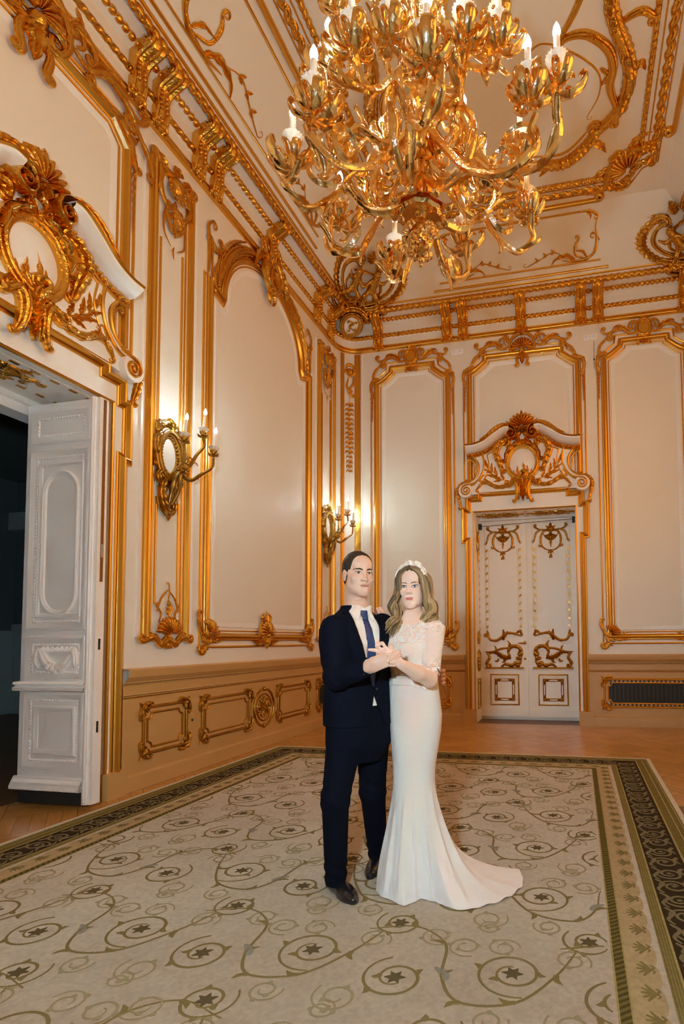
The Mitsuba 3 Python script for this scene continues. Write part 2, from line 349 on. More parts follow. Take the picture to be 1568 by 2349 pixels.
# ------------------------------------------------------------------ the dark room beyond the open door
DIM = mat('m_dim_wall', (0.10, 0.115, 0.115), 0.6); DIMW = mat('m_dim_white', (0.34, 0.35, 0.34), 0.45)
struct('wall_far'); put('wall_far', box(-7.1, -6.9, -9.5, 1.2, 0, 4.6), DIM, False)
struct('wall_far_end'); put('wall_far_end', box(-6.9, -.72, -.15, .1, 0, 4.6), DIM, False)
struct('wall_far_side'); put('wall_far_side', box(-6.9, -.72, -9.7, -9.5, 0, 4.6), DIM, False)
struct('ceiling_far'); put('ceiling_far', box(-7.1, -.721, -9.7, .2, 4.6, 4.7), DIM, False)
# windows of the right-hand wall (outside the frame): low evening sun on their curtains
scene['m_daylight'] = {'type': 'diffuse', 'reflectance': rgb(.6, .6, .6)}
for k, y in enumerate((-1.9, -4.4, -7.4, -9.9), 1):
    nm = f'window_{k}'; struct(nm); x = W - .02
    fr = MB()
    for (a0, a1, b0, b1) in ((-.72, -.62, 2.3, 5.8), (.62, .72, 2.3, 5.8), (-.72, .72, 5.7, 5.8), (-.72, .72, 2.3, 2.4), (-.03, .03, 2.3, 5.8), (-.7, .7, 4.5, 4.56)):
        fr.add(box(x - .1, x + .02, y + a0, y + a1, b0, b1))
    put(nm, fr, DOORW, False)
    pk = part(nm, 'pane', (np.array([[x, y - .62, 2.4], [x, y + .62, 2.4], [x, y + .62, 5.7], [x, y - .62, 5.7]]), np.array([[0, 2, 1], [0, 3, 2]])), 'm_daylight', False)
    scene[pk]['emitter'] = {'type': 'area', 'radiance': rgb(*WINDOW_RGB)}
# the photographer's flash, on a bracket behind the camera position
u_ = thing('camera_flash', 'photographer flash head on a thin stand behind the camera', 'lamp')
def flash_disc(R=.09):
    d = np.array([2.9, -6.2, 2.3]) - FLASH_POS; d /= np.linalg.norm(d); a = np.cross(d, [0, 0, 1.0]); a /= np.linalg.norm(a); b = np.cross(a, d)
    t = np.arange(20) * 2 * PI / 20; c = np.array(FLASH_POS); v = np.vstack([[c], c + R * (np.cos(t)[:, None] * a + np.sin(t)[:, None] * b)])
    f = np.array([[0, 1 + i, 1 + (i + 1) % 20] for i in range(20)]); n = np.cross(v[f[0][1]] - v[f[0][0]], v[f[0][2]] - v[f[0][0]])
    return (v, f if n @ d > 0 else f[:, ::-1]), tube([c - d * .03, c - d * .14], [.095, .06], 16)
disc_, body_ = flash_disc()
pk = part(u_, 'diffuser', disc_, 'm_daylight', False); scene[pk]['emitter'] = {'type': 'area', 'radiance': rgb(*FLASH_RGB)}
part(u_, 'reflector', body_, DARK, 40); part(u_, 'stand', tube([(FLASH_POS[0] + .02, FLASH_POS[1] - .1, .013), (FLASH_POS[0] + .02, FLASH_POS[1] - .1, FLASH_POS[2] - .06)], .012), DARK)
# ------------------------------------------------------------------ gilded mouldings of the wall panels
GM = np.array([(-.045, 0), (-.045, .022), (-.036, .034), (-.02, .036), (-.014, .048), (.004, .058), (.02, .052), (.03, .036), (.038, .022), (.045, .018), (.045, 0)])
THIN = np.array([(-.013, 0), (-.011, .016), (0, .022), (.011, .016), (.013, 0)])
STEP = np.array([(-.03, 0), (-.026, .016), (0, .014), (.03, .002), (.034, 0)])
def off_path(P, d, closed=False):
    P = np.asarray(P, float); return P + normals2(P, closed) * d
def lines(fr, key, P, closed=False, out=-.10, inn=.075, step=.135, main=1.0, mat_=None):
    """main moulding with a thin outer fillet, a thin inner fillet and the cream edge of the sunk field; inside lies to the left of P"""
    g = mat_ or GOLDM
    part(key, 'moulding', MB().add(sweep(P, GM * main, closed), fr), g, 30)
    if out: part(key, 'fillet', MB().add(sweep(off_path(P, out, closed), THIN, closed), fr), g, 30)
    if inn: part(key, 'fillet', MB().add(sweep(off_path(P, inn, closed), THIN * .7, closed), fr), g, 30)
    if step: part(key, 'sunk_edge', MB().add(sweep(off_path(P, step, closed), STEP, closed), fr), CREAMT, 30)
def husk(n=7, l=.44, w=.035):
    """chain of little husk leaves hanging down from the origin"""
    out = []
    for k in range(n):
        v = -l * k / n; s = 1 - .5 * k / n
        out += [leaf([(0, v), (-.5 * w * s, v - l / n * .6), (-w * s * .2, v - l / n * 1.15)], w * .42 * s, lobes=2, n=10), leaf([(0, v), (.5 * w * s, v - l / n * .6), (w * s * .2, v - l / n * 1.15)], w * .42 * s, lobes=2, n=10)]
    return out + [rib(np.array([(0, 0), (0, -l)]), .006)]
def cscroll(c, r, a0, a1, w, s=1, lobes=0, turns=1.1, cr=.32, n=30):
    """C-scroll: arc about c from a0 to a1 (degrees) with curled ends on the inside"""
    a = np.radians(np.linspace(a0, a1, n)); P = np.stack([c[0] + r * np.cos(a), c[1] + r * np.sin(a)], 1); sg = 1 if a1 > a0 else -1
    P = curl(P, r * cr, sg, turns); P = curl(P[::-1], r * cr, -sg, turns)[::-1]
    return rib(P, w, lobes=lobes, e0=.45, e1=.45)
def crest_side():
    """right half of a panel crest: a leafy S running out from the middle and down over the chamfered corner"""
    P = vine([(.10, .10), (.20, .07), (.32, .16), (.44, .15), (.53, .08)], None, (.05, -1, 1.2))
    return [rib(P, .030, lobes=7, e0=.4, e1=.5), leaf([(.20, .07), (.28, .17), (.40, .22), (.47, .19)], .04, lobes=5), rib(vine([(.12, .12), (.17, .17), (.16, .25)], None, (.03, 1, 1)), .016),
            rib(vine([(.50, .13), (.58, .11), (.63, .16)], None, (.035, 1, 1.1)), .022, lobes=3), rib(vine([(.53, .08), (.60, .0), (.66, -.06), (.70, -.16)], None, (.03, -1, .9)), .024, lobes=4)]
def crest_ring():
    a = np.linspace(0, 2 * PI, 33)[:-1]; P = np.stack([.105 * np.cos(a), .14 + .125 * np.sin(a)], 1); ms = [sweep(P, np.array(RIDGE) * [.032, .05], True), extr(sg.Polygon(P), .0, .012)]
    ms += [leaf([(-.05, .25), (0, .31), (.06, .33)], .05, lobes=4), leaf([(0, .25), (.02, .33), (-.02, .38)], .045, lobes=4), leaf([(.05, .26), (.07, .31), (.03, .35)], .03, lobes=3)]
    sd = [cscroll((.15, .19), .075, 150, -40, .018), rib(vine([(.07, .03), (.085, -.03), (.075, -.10)], None, (.02, 1, 1)), .022), leaf([(.04, .05), (.05, -.04), (.03, -.12)], .03, lobes=3)]
    return ms + mirror(sd) + [leaf([(0, .06), (0, -.14)], .04, lobes=3)] + mirror(crest_side())
def crest_shell():
    ms = [([v * [1, 1, 1] + [0, .05, 0] for v in [np.asarray(s[0])]][0], s[1]) for s in [shell(.19, -10, 190, 11)]]
    a = np.radians(np.linspace(-35, 215, 30)); P = np.stack([.205 * np.cos(a), .10 + .205 * np.sin(a)], 1); ms.append(rib(curl(curl(P, .05, 1, 1)[::-1], .05, -1, 1)[::-1], .028, e0=.5, e1=.5))
    ms += [leaf([(0, .0), (0, -.22)], .07, h=.06, lobes=3), dome((0, .0), .05, h=.07), leaf([(0, .26), (.0, .36)], .05, lobes=3)]
    sd = [rib(vine([(.05, -.03), (.09, -.12), (.07, -.22)], None, (.028, 1, 1.1)), .026), cscroll((.29, .17), .09, 150, -30, .022, lobes=4), leaf([(.2, .2), (.27, .29), (.24, .36)], .035, lobes=4)]
    return ms + mirror(sd) + [(v * [1.05, 1, 1] + [s * .12, 0, 0], f) for (v, f), s in zip(mirror(crest_side()), [1, -1] * 9)]
def corner_shell(r=.14):
    """lower-left corner ornament: shell in the angle, a scroll rising outside and another below"""
    v, f = shell(r, 5, 150, 8); c, s = math.cos(.35), math.sin(.35)
    return [(np.stack([v[:, 0] * c + v[:, 1] * s + .02, -v[:, 0] * s + v[:, 1] * c + .05, v[:, 2] + .02], 1), f), rib(vine([(.05, .0), (-.05, .04), (-.12, .16), (-.13, .25)], (.035, -1, 1), (.03, -1, .9)), .03, lobes=4),
            rib(vine([(-.06, .03), (-.02, -.08), (-.05, -.14)], None, (.045, -1, 1.2)), .032, lobes=3), leaf([(.05, -.02), (.2, -.03), (.36, .0)], .035, lobes=6), rib(vine([(.02, .03), (.12, -.04), (.22, .01)], None, (.03, 1, 1)), .022), leaf([(-.05, .0), (-.02, -.1), (.05, -.13)], .03, lobes=3)]
def mid_shell(r=.16):
    v, f = shell(r, -15, 195, 11)
    sd = [rib(vine([(.02, -.12), (.12, -.05), (.15, .06), (.10, .14)], (.05, -1, 1), (.03, 1, .9)), .032, lobes=4), leaf([(.03, -.09), (.18, -.12), (.32, -.10)], .04, lobes=6), leaf([(.04, .14), (.1, .2), (.06, .26)], .04, lobes=4)]
    return [(v + [0, .0, .02], f), leaf([(0, .12), (.01, .22), (.0, .29)], .055, lobes=4), leaf([(0, -.04), (0, -.2)], .06, h=.06, lobes=3), dome((0, -.03), .045, h=.07)] + mirror(sd)
GROUP_P = 'gilded panel frames on the back wall'
def back_panel(u0, u1, v0, v1, ch, crest, label, bottom=True, name='panel_frame'):
    k = thing(name, label, 'panel frame'); c = (u0 + u1) / 2
    bend = lambda a, b: crv([a, ((a[0] + b[0]) / 2 + (a[0] - c) * .03, (a[1] + b[1]) / 2 - .02), b], 8).tolist()
    top = [(u1, v0), (u1, v1 - ch), *bend((u1 - ch * .3, v1 - ch * .85), (u1 - ch, v1 - .08)), (u1 - ch * 1.05, v1), (u0 + ch * 1.05, v1), *bend((u0 + ch, v1 - .08), (u0 + ch * .3, v1 - ch * .85)), (u0, v1 - ch), (u0, v0)]
    lines(BW, k, np.array(top), bottom)
    part(k, 'crest', MB().add(crest, at(BW, c, v1 + .02, .035)), GOLD, 40)
    s = (u1 - u0) / 1.28
    for fl in (False, True):
        part(k, 'corner_scroll', MB().add([rib(vine([(.0, .02), (.07, -.02), (.10, -.14), (.06, -.26)], (.04, 1, 1.1), (.03, -1, 1)), .03, lobes=5), *[(v + [.085, -.28, 0], f) for v, f in husk()]], at(BW, u0 if fl else u1, v1 - ch * .75, .02, 1, fl)), GOLD, 40)
        if bottom: part(k, 'corner_shell', MB().add(corner_shell(), at(BW, u1 if fl else u0, v0, .02, 1.05, fl)), GOLD, 40)
    return k
back_panel(.66, 1.94, 1.38, 6.10, .26, crest_ring(), 'tall gilded panel frame with cartouche crest, behind the couple in the back left corner')
back_panel(2.31, 4.10, 3.98, 6.10, .26, crest_shell(), 'gilded panel frame with scallop shell crest above the closed double door', False)
back_panel(4.50, 5.74, 1.38, 6.10, .26, crest_ring(), 'tall gilded panel frame with cartouche crest right of the closed double door')
# ---- left wall: the panel over the open door
k = thing('panel_frame', 'large gilded panel frame with canted corners above the open white door', 'panel frame')
hw = .95; P = np.array([(CY + hw, 3.98), (CY + hw, 5.92), (CY + hw - .18, 6.09), (CY - hw + .18, 6.09), (CY - hw, 5.92), (CY - hw, 3.98)])
lines(LW, k, P, False, -.105, .085, .14)
part(k, 'crest', MB().add([(v * [1.45, 1.45, 1.3], f) for v, f in crest_shell()], at(LW, CY, 6.12, .04)), GOLD, 40)
for fl in (False, True):
    part(k, 'corner_scroll', MB().add([rib(vine([(-.42, .14), (-.25, .13), (-.12, .14), (.0, .04), (.09, -.16)], (.05, -1, 1), (.04, 1, 1)), .045, lobes=8), leaf([(-.05, .10), (.06, .09), (.12, .16)], .05, lobes=4), *[(v * [1, 1.3, 1] + [.085, -.2, 0], f) for v, f in husk()]], at(LW, CY - hw if fl else CY + hw, 5.98, .02, 1, fl)), GOLD, 40)
# ---- arched panel
k = thing('arched_panel_frame', 'wide gilded arched panel frame in the middle of the left wall', 'panel frame')
a0, c0 = -2.50, 1.22
arc = [(-2.5 + .97 * math.cos(t), 5.43 + .87 * math.sin(t)) for t in np.linspace(0, PI, 41)]
P = np.array([(-2.5 + c0, 1.41), (-2.5 + c0, 5.43 + .02), (-2.5 + .99, 5.43 - .04), *arc, (-2.5 - .99, 5.43 - .04), (-2.5 - c0, 5.45), (-2.5 - c0, 1.41)])
lines(LW, k, P, True, None, .07, .14)
part_each(k, 'fillet', [sweep(np.array([(-2.5 + s * 1.31, 1.29), (-2.5 + s * 1.31, 5.50), (-2.5 + s * 1.25, 5.50), (-2.5 + s * 1.25, 6.0)]), THIN) for s in (-1, 1)] + [sweep(np.array([(-3.7, 1.295), (-1.3, 1.295)]), THIN * 1.2)], GOLDM, 30, LW)
arch_o = []
for s in (1, -1):
    A = np.array([(-2.5 + s * 1.07 * math.cos(t), 5.42 + .98 * math.sin(t)) for t in np.linspace(.06, 1.30, 30)])
    arch_o += [rib(A, .075, .075, lobes=11, e0=.35, e1=.7, n0=.01), rib(A * [1, 1] + [0, .0], .03, .11, e0=.35, e1=.6),
               rib(vine([(-2.5 + s * 1.08, 5.62), (-2.5 + s * 1.02, 5.9), (-2.5 + s * .8, 6.2), (-2.5 + s * .5, 6.42)], None, None), .03, .06, lobes=9)]
for j in range(0, len(arch_o), 3): part(k, 'arch_moulding', MB().add(arch_o[j:j + 3], LW), GOLD, 40)
for fl in (False, True):
    tx = [rib(vine([(.0, .0), (.01, .3), (-.02, .52), (.05, .62)], None, (.05, -1, 1.2)), .022), rib(vine([(.02, .40), (.10, .32), (.19, .36), (.22, .46)], (.03, 1, .9), (.03, 1, .9)), .034, lobes=4), rib(vine([(.24, .46), (.3, .4), (.4, .33)], None, None), .02),
          leaf([(.12, -.2), (.09, .0), (.16, .22)], .04, lobes=6), rib(np.array([(.06, -.02), (.05, .34), (.2, .30)]), .02)]
    part(k, 'shoulder_scroll', MB().add(tx, at(LW, -2.5 - (1.25 if not fl else -1.25), 5.55, .02, 1, fl)), GOLD, 40)
    part(k, 'corner_shell', MB().add(corner_shell(.15), at(LW, -2.5 + (1.22 if fl else -1.22), 1.40, .025, 1.05, fl)), GOLD, 40)
part(k, 'middle_shell', MB().add(mid_shell(), at(LW, -2.5, 1.46, .03)), GOLD, 40)
cr = [leaf([(0, .3), (.02, .45), (0, .56)], .08, lobes=5)]
a = np.linspace(0, 2 * PI, 29)[:-1]; cr += [sweep(np.stack([.10 * np.cos(a), .16 * np.sin(a)], 1), np.array(RIDGE) * [.05, .08], True)]
sd = [rib(vine([(.03, -.16), (.12, -.1), (.20, .08), (.12, .24)], (.05, -1, 1), (.06, 1, 1.2)), .055, .07, lobes=5), leaf([(.08, .18), (.22, .24), (.34, .12), (.40, -.04)], .07, h=.07, lobes=6), cscroll((.16, .36), .09, 170, -60, .03), leaf([(.02, -.15), (.07, -.26), (.02, -.34)], .05, lobes=3), rib(vine([(.1, .28), (.2, .42), (.14, .5)], None, (.05, 1, 1)), .035, lobes=3)]
part(k, 'crest', MB().add(cr + mirror(sd), at(LW, -2.5, 6.22, .07)), GOLD, 40)
# ---- narrow pilaster panels
def pilaster_top():
    ms = [rib(vine([(-.28, .02), (-.2, -.06), (-.05, -.03), (.05, -.02)], (.04, 1, 1), None), .03, lobes=5), dome((.0, -.16), .10, .12, .09)]
    r_ = np.random.default_rng(3)
    for q in range(9): ms += rosette((r_.uniform(-.12, .14), r_.uniform(-.32, -.06)), r_.uniform(.035, .055), 5, n0=.05)
    sd = [rib(vine([(.25, .0), (.21, -.14), (.22, -.3), (.14, -.42)], (.05, -1, 1), (.05, -1, 1.1)), .032, lobes=6), rib(vine([(.05, -.38), (.13, -.5), (.06, -.62)], (.03, 1, 1), (.045, -1, 1.2)), .026, lobes=5), leaf([(.02, -.44), (.09, -.55), (.02, -.66)], .035, lobes=5), rib(vine([(.16, -.55), (.15, -.72), (.05, -.82)], (.04, 1, 1), None), .014), leaf([(.12, -.05), (.2, .03), (.27, .02)], .05, lobes=4)]
    return ms + mirror(sd) + [leaf([(0, -.3), (.01, -.46), (0, -.7)], .04, lobes=6), rib(vine([(0, -.8), (-.02, -.86), (0, -.93)], None, None), .012), leaf([(-.02, .0), (.04, .06), (.12, .05)], .06, lobes=4)]
def pilaster_bottom():
    v, f = shell(.185, 5, 175, 11)
    sd = [rib(vine([(.02, .0), (.10, -.05), (.2, .02), (.33, -.02)], (.05, 1, 1.1), (.035, 1, 1.1)), .04, lobes=4), rib(vine([(.16, .33), (.1, .26), (.13, .16)], (.02, 1, .8), None), .013), rib(vine([(.0, .5), (.09, .42), (.15, .30)], None, (.02, -1, .8)), .012), leaf([(.18, .0), (.27, .05), (.33, .03)], .04, lobes=3)]
    return [(v + [0, .05, .02], f), leaf([(0, .06), (0, -.07)], .05, h=.05, lobes=3), leaf([(0, .24), (.02, .32), (.0, .40)], .05, lobes=3), rib(vine([(0, .38), (.02, .48), (.01, .56)], None, (.02, 1, .8)), .01)] + mirror(sd)
def pilaster(c, hw, label):
    k = thing('pilaster_panel_frame', label, 'panel frame'); z0, z1 = 1.40, 6.14
    P = np.array([(c + hw, z0), (c + hw, z1 - .1), (c - hw, z1), (c - hw, z0)]) if False else np.array([(c + hw, z0), (c + hw, z1), (c - hw, z1), (c - hw, z0)])
    part(k, 'moulding', MB().add(sweep(P, GM * [.85, 1]), LW), GOLDM, 30)
    part(k, 'sunk_edge', MB().add([sweep(off_path(P, -.075), STEP)], LW), CREAMT, 30)
    for s in (-1, 1):
        i = c + s * hw * .56; part_each(k, 'inner_fillet', [sweep(np.array([(i, 3.42), (i, 5.42)]), THIN * .9), sweep(np.array([(i, 1.72), (i, 2.78)]), THIN * .9)], GOLDM, 30, LW)
        i = c + s * (hw - .075); part(k, 'fillet', MB().add([sweep(np.array([(i, 1.4), (i, z1)]), THIN * .8)], LW), GOLDM, 30)
    part(k, 'top_bouquet', MB().add(pilaster_top(), at(LW, c, z1 + .06, .03, hw / .29)), GOLD, 40)
    part(k, 'foot_shell', MB().add(pilaster_bottom(), at(LW, c, 1.38, .03, hw / .29)), GOLD, 40)
pilaster(-4.33, .285, 'narrow gilded pilaster panel frame between the open door and the arched panel')
pilaster(-.65, .275, 'narrow gilded pilaster panel frame at the far end of the left wall')
# ---- rounded corner with gilt strips and a hanging garland
k = thing('corner_garland', 'gilded flower garland hanging from a scroll in the rounded far corner', 'garland')
def cyl_frame(phi):
    a = math.radians(phi); return frame((FIL - FIL * math.cos(a), -FIL + FIL * math.sin(a), 0), (math.sin(a), math.cos(a), 0), (0, 0, 1))
FR = cyl_frame(58)
g = [rib(vine([(-.07, 6.1), (-.03, 6.22), (.06, 6.2), (.08, 6.08), (.02, 6.02)], (.03, 1, .8), (.03, -1, 1)), .028, lobes=4), dome((.0, 6.09), .06, .07, .06), rib(vine([(.07, 6.02), (.06, 5.88), (-.02, 5.75), (.03, 5.66)], None, (.03, 1, 1.1)), .026, lobes=5), rib(vine([(-.02, 5.98), (-.05, 5.84), (.0, 5.74)], None, (.03, 1, 1)), .02)]
part(k, 'scroll', MB().add(g, at(FR, 0, 0, .02)), GOLD, 40)
r_ = np.random.default_rng(5); gg = []
for q, z in enumerate(np.linspace(5.5, 4.32, 15)):
    s = 1 if q < 11 else .75
    gg += rosette((r_.uniform(-.015, .015), z), .045 * s * r_.uniform(.8, 1.2), 5, n0=.03)
    for sg_ in (-1, 1): gg.append(leaf([(0, z), (sg_ * .05 * s, z + .015), (sg_ * .075 * s, z - .03)], .02 * s, lobes=3, n=10))
part(k, 'garland', MB().add(gg + [rib(np.array([(0, 5.7), (0, 4.25)]), .007)], at(FR, 0, 0, .012)), GOLD, 40)
k = thing('corner_strip', 'pair of flat gilt strips framing the rounded far corner', 'moulding')
for p0, p1 in ((31, 43), (73, 90)):
    a = np.radians(np.linspace(p0, p1, 5)); r = FIL - .012
    Q = np.stack([FIL - r * np.cos(a), -FIL + r * np.sin(a)], 1); part(k, 'strip', sweep(np.vstack([Q[:1] * 1.0 - [.004, -.004], Q]), [(0, 1.12), (0, 6.42)]), GOLDM, 60)
part_each(k, 'cream_edge', [sweep(np.array([(.40, 0), (.40, -.012), (.385, -.02), (.37, -.012)]), [(0, 1.12), (0, 6.42)]), sweep(np.array([(0, -.44), (.014, -.43), (.018, -.40), (.012, -.36)]), [(0, 1.12), (0, 6.42)])], CREAMT, 30)
# ------------------------------------------------------------------ cornice brackets
def bracket_mesh():
    P = np.array([(.10, 6.93), (.16, 6.985), (.235, 6.97)]); P = curl(crv([(.03, 6.45), (.075, 6.50), (.10, 6.60), (.095, 6.70), (.12, 6.80), (.20, 6.86), (.275, 6.90)], 40), .055, 1, 1.5, 34, .85)
    pr = np.array([(.0, -.085), (-.016, -.085), (-.026, -.07), (-.012, -.045), (-.026, -.02), (-.03, 0), (-.026, .02), (-.012, .045), (-.026, .07), (-.016, .085), (0, .085)])
    v, f = sweep(P, pr); body = (np.stack([v[:, 2], v[:, 1], v[:, 0]], 1), f)
    fill = extr(sg.Polygon(np.vstack([P[:40], [(.27, 6.97), (.05, 6.96), (.0, 6.44)]])).buffer(0), -.07, .07); fill = (np.stack([fill[0][:, 2], fill[0][:, 1], fill[0][:, 0]], 1), fill[1])
    foot = MB(leaf([(0, 6.56), (0, 6.39)], .085, h=.06, lobes=4), leaf([(-.03, 6.53), (-.09, 6.47), (-.075, 6.42)], .04, lobes=3), leaf([(.03, 6.53), (.09, 6.47), (.075, 6.42)], .04, lobes=3), dome((0, 6.51), .035, h=.05)); foot.map(lambda q: q + [0, 0, .07])
    front = MB(*[dome((x, 6.62 + .05 * j), .022, .028, .03, 8, 3, .115) for j in range(4) for x in (-.035, .035)])
    return MB(body, fill), foot, front
bb, bf, bd = bracket_mesh()
BR_B = [(.72, 'first cornice bracket on the back wall, beside the corner'), (1.95, 'left one of the bracket pair above the left panel of the back wall'), (2.23, 'right one of the bracket pair above the left panel of the back wall'), (3.2, 'single cornice bracket over the shell crest of the door panel'),
        (4.16, 'left one of the bracket pair over the right corner of the door panel'), (4.43, 'right one of the bracket pair over the right paper notices'), (5.72, 'cornice bracket at the right edge of the back wall')]
BR_L = [(-.61, 'cornice bracket on the left wall nearest the far corner'), (-1.11, 'cornice bracket on the left wall, second from the far corner'), (-2.51, 'single cornice bracket above the crest of the arched panel'), (-3.71, 'cornice bracket above the left shoulder of the arched panel'), (-4.02, 'cornice bracket above the right edge of the near pilaster panel'),
        (-4.61, 'cornice bracket above the left edge of the near pilaster panel'), (-4.91, 'cornice bracket above the right corner of the panel over the open door')]
for fr, lst in ((BW, BR_B), (LW, BR_L)):
    for u, lab in lst:
        k = thing('cornice_bracket', 'gilded scroll ' + lab, 'bracket', 'gilded brackets under the cornice'); F = at(fr, u, 0)
        part(k, 'scroll', MB().add(bb, F), GOLD, 35); part(k, 'leaf_foot', MB().add(bf, F), GOLD, 40); part(k, 'bead', MB().add(bd, F), GOLD, 40)
# ------------------------------------------------------------------ overdoors and door architraves (built for the back door, copied to the left one)
arch_lab = {0: 'cream architrave with stepped gilt moulding around the closed double door', 1: 'cream architrave with stepped gilt moulding around the open doorway'}
ka = thing('door_architrave', arch_lab[0], 'architrave'); D = lambda u, v, n=0.0: at(BW, CX + u, v, n)
ST = [(.94, .22), (.94, 2.99), (1.0, 2.99), (1.0, 3.52), (.93, 3.52), (.93, 3.70), (.74, 3.70), (.74, 3.78)]
outl = ST + [(-u, v) for u, v in ST[::-1]]
pl = sg.Polygon([(.97, 0.0), *ST, *[(-u, v) for u, v in ST[::-1]], (-.97, 0.0)]).difference(sg.box(-HW, -.1, HW, OPEN_H))
part(ka, 'face', MB().add(extr(pl, 0, .035), D(0, 0)), CREAMT, False)
part_each(ka, 'moulding', [sweep(np.array(outl), GM * [.8, 1.1]), sweep(off_path(np.array(outl), .05), THIN)], GOLDM, 30, D(0, 0, .03))
part(ka, 'inner_fillet', MB().add([sweep(np.array([(HW + .01, .22), (HW + .01, OPEN_H + .012), (-HW - .01, OPEN_H + .012), (-HW - .01, .22)]), THIN)], D(0, 0, .034)), GOLDM, 30)
for s in (1, -1): part(ka, 'plinth_block', MB().add(box(min(s * .815, s * 1.03), max(s * .815, s * 1.03), 0, .225, 0, .085), D(0, 0)), DADO, False)
kd = thing('overdoor', 'gilded overdoor with shell, oval cartouche and volutes above the closed double door', 'overdoor')
R_ = lambda pts: np.asarray(pts, float)
board = sg.Polygon(np.vstack([crv([(.0, 4.70), (.3, 4.66), (.6, 4.47), (.84, 4.42)], 20), crv([(.80, 4.40), (.70, 4.24), (.74, 4.06), (.92, 3.95)], 16), [(1.0, 3.9), (.98, 3.74), (.76, 3.76), (0, 3.78)]]))
board = board.union(shapely.affinity.scale(board, -1, 1, origin=(0, 0))).buffer(0)
part(kd, 'board', MB().add(extr(board, 0, .09), D(0, 0)), CREAMT, 20)
TOP = crv([(.20, 4.80), (.30, 4.80), (.46, 4.71), (.62, 4.60), (.78, 4.55), (.92, 4.545)], 36)
half = lambda ms: mirror(ms)
part_each(kd, 'pediment', half([sweep(TOP, [(.0, 0), (0, .26), (-.03, .25), (-.07, .20), (-.09, .15), (-.10, .0)])]), CREAMT, 30, D(0, 0))
part_each(kd, 'pediment_edge', half([sweep(TOP, np.array([(.012, .20), (.016, .26), (.0, .275), (-.014, .262), (-.014, .2)]))]), GOLDM, 30, D(0, 0))
part_each(kd, 'lower_edge', half([sweep(off_path(TOP, -.165)[4:], THIN * [1, 1.2], n0=.088)]), GOLDM, 30, D(0, 0))
part_each(kd, 'pediment_leaf', half([rib(off_path(crv([(.2, 4.81), (.3, 4.815), (.42, 4.76), (.55, 4.66), (.68, 4.60)], 30), .012), .03, .05, lobes=8, n0=.24)]), GOLD, 40, D(0, 0))
part_each(kd, 'bead_band', half([carved(off_path(TOP, -.125)[3:], .028, .05, .052, n0=.09)]), GOLD, 40, D(0, 0))
for fl in (False, True):
    F = at(BW, CX, 0, 0, 1, fl)
    S = curl(crv([(.30, 4.81), (.22, 4.83), (.13, 4.79), (.095, 4.72)], 18), .085, 1, 1.9, 44, .9)
    part(kd, 'volute', MB().add([sweep(S, np.array(ROUND) * [.026, .10], w=np.linspace(1.1, .5, len(S)), n0=.14), extr(sg.Point(.18, 4.725).buffer(.10), 0, .16)], F), GOLD, 40)
    part(kd, 'wing', MB().add([rib(vine([(.27, 4.60), (.37, 4.55), (.43, 4.42), (.38, 4.26), (.33, 4.10)], (.05, 1, .9), (.03, -1, 1)), .062, .10, lobes=9, n0=.08), leaf([(.24, 4.56), (.33, 4.62), (.40, 4.52)], .045, n0=.09)], F), GOLD, 40)
    # branch with lanceolate leaves
    br = [rib(crv([(.2, 3.93), (.4, 4.0), (.55, 4.14), (.60, 4.30)], 20), .012, n0=.09)]
    for (x, y), (dx, dy), w in (((.34, 3.97), (.14, -.03), .03), ((.36, 3.99), (.16, .05), .034), ((.44, 4.03), (.16, .04), .032), ((.42, 4.03), (.03, .17), .034), ((.5, 4.09), (.13, .08), .03), ((.5, 4.1), (.0, .17), .032), ((.56, 4.17), (.05, .16), .028), ((.30, 3.97), (.06, .14), .03)):
        br.append(leaf([(x, y), (x + dx * .5 + .01, y + dy * .5), (x + dx, y + dy)], w, lobes=3, n=14, n0=.09))
    part(kd, 'leaf_branch', MB().add(br, F), GOLD, 40)
    part(kd, 'foot_scroll', MB().add([rib(vine([(.12, 3.94), (.26, 3.86), (.42, 3.85), (.56, 3.92), (.66, 3.93), (.76, 3.83)], (.04, 1, 1), (.03, -1, .8)), .036, .06, lobes=9, n0=.085), leaf([(.5, 3.9), (.62, 4.0), (.58, 4.06)], .03, n0=.085), rib(vine([(.58, 4.02), (.70, 3.96), (.66, 4.05)], None, (.025, 1, 1)), .016, n0=.085)], F), GOLD, 40)
    part_each(kd, 'side_line', [sweep(np.vstack([[(.44, 4.55)], crv([(.66, 4.44), (.63, 4.24), (.68, 4.06), (.80, 3.93), (.90, 3.90)], 24)]), THIN * 1.3, n0=.085), sweep(np.vstack([[(.48, 4.45)], crv([(.58, 4.40), (.55, 4.22), (.60, 4.05)], 14)]), THIN * .8, n0=.085), sweep(crv([(.82, 4.41), (.73, 4.25), (.755, 4.07), (.86, 3.98), (.95, 3.955)], 24), THIN * 1.2, n0=.085), rib(vine([(.78, 4.10), (.79, 4.28), (.86, 4.36)], None, (.03, -1, 1)), .02, lobes=3, n0=.05)], GOLDM, 30, F)
    S = curl(crv([(.78, 3.93), (.86, 3.915), (.94, 3.905)], 12), .088, -1, 1.9, 46, .88)
    part(kd, 'end_volute', MB().add([extr(sg.Point(.94, 3.815).buffer(.115, 24), 0, .15)], F), CREAMT, 25)
    part(kd, 'volute_line', MB().add([sweep(S, np.array(ROUND) * [.014, .03], n0=.148)], F), GOLDM, 30)
    part(kd, 'outer_leaf', MB().add([rib(vine([(.93, 3.955), (1.02, 3.94), (1.085, 3.84), (1.07, 3.70), (1.03, 3.56)], (.03, -1, .8), (.03, 1, .9)), .036, .06, lobes=11, n0=.05)], F), GOLD, 40)
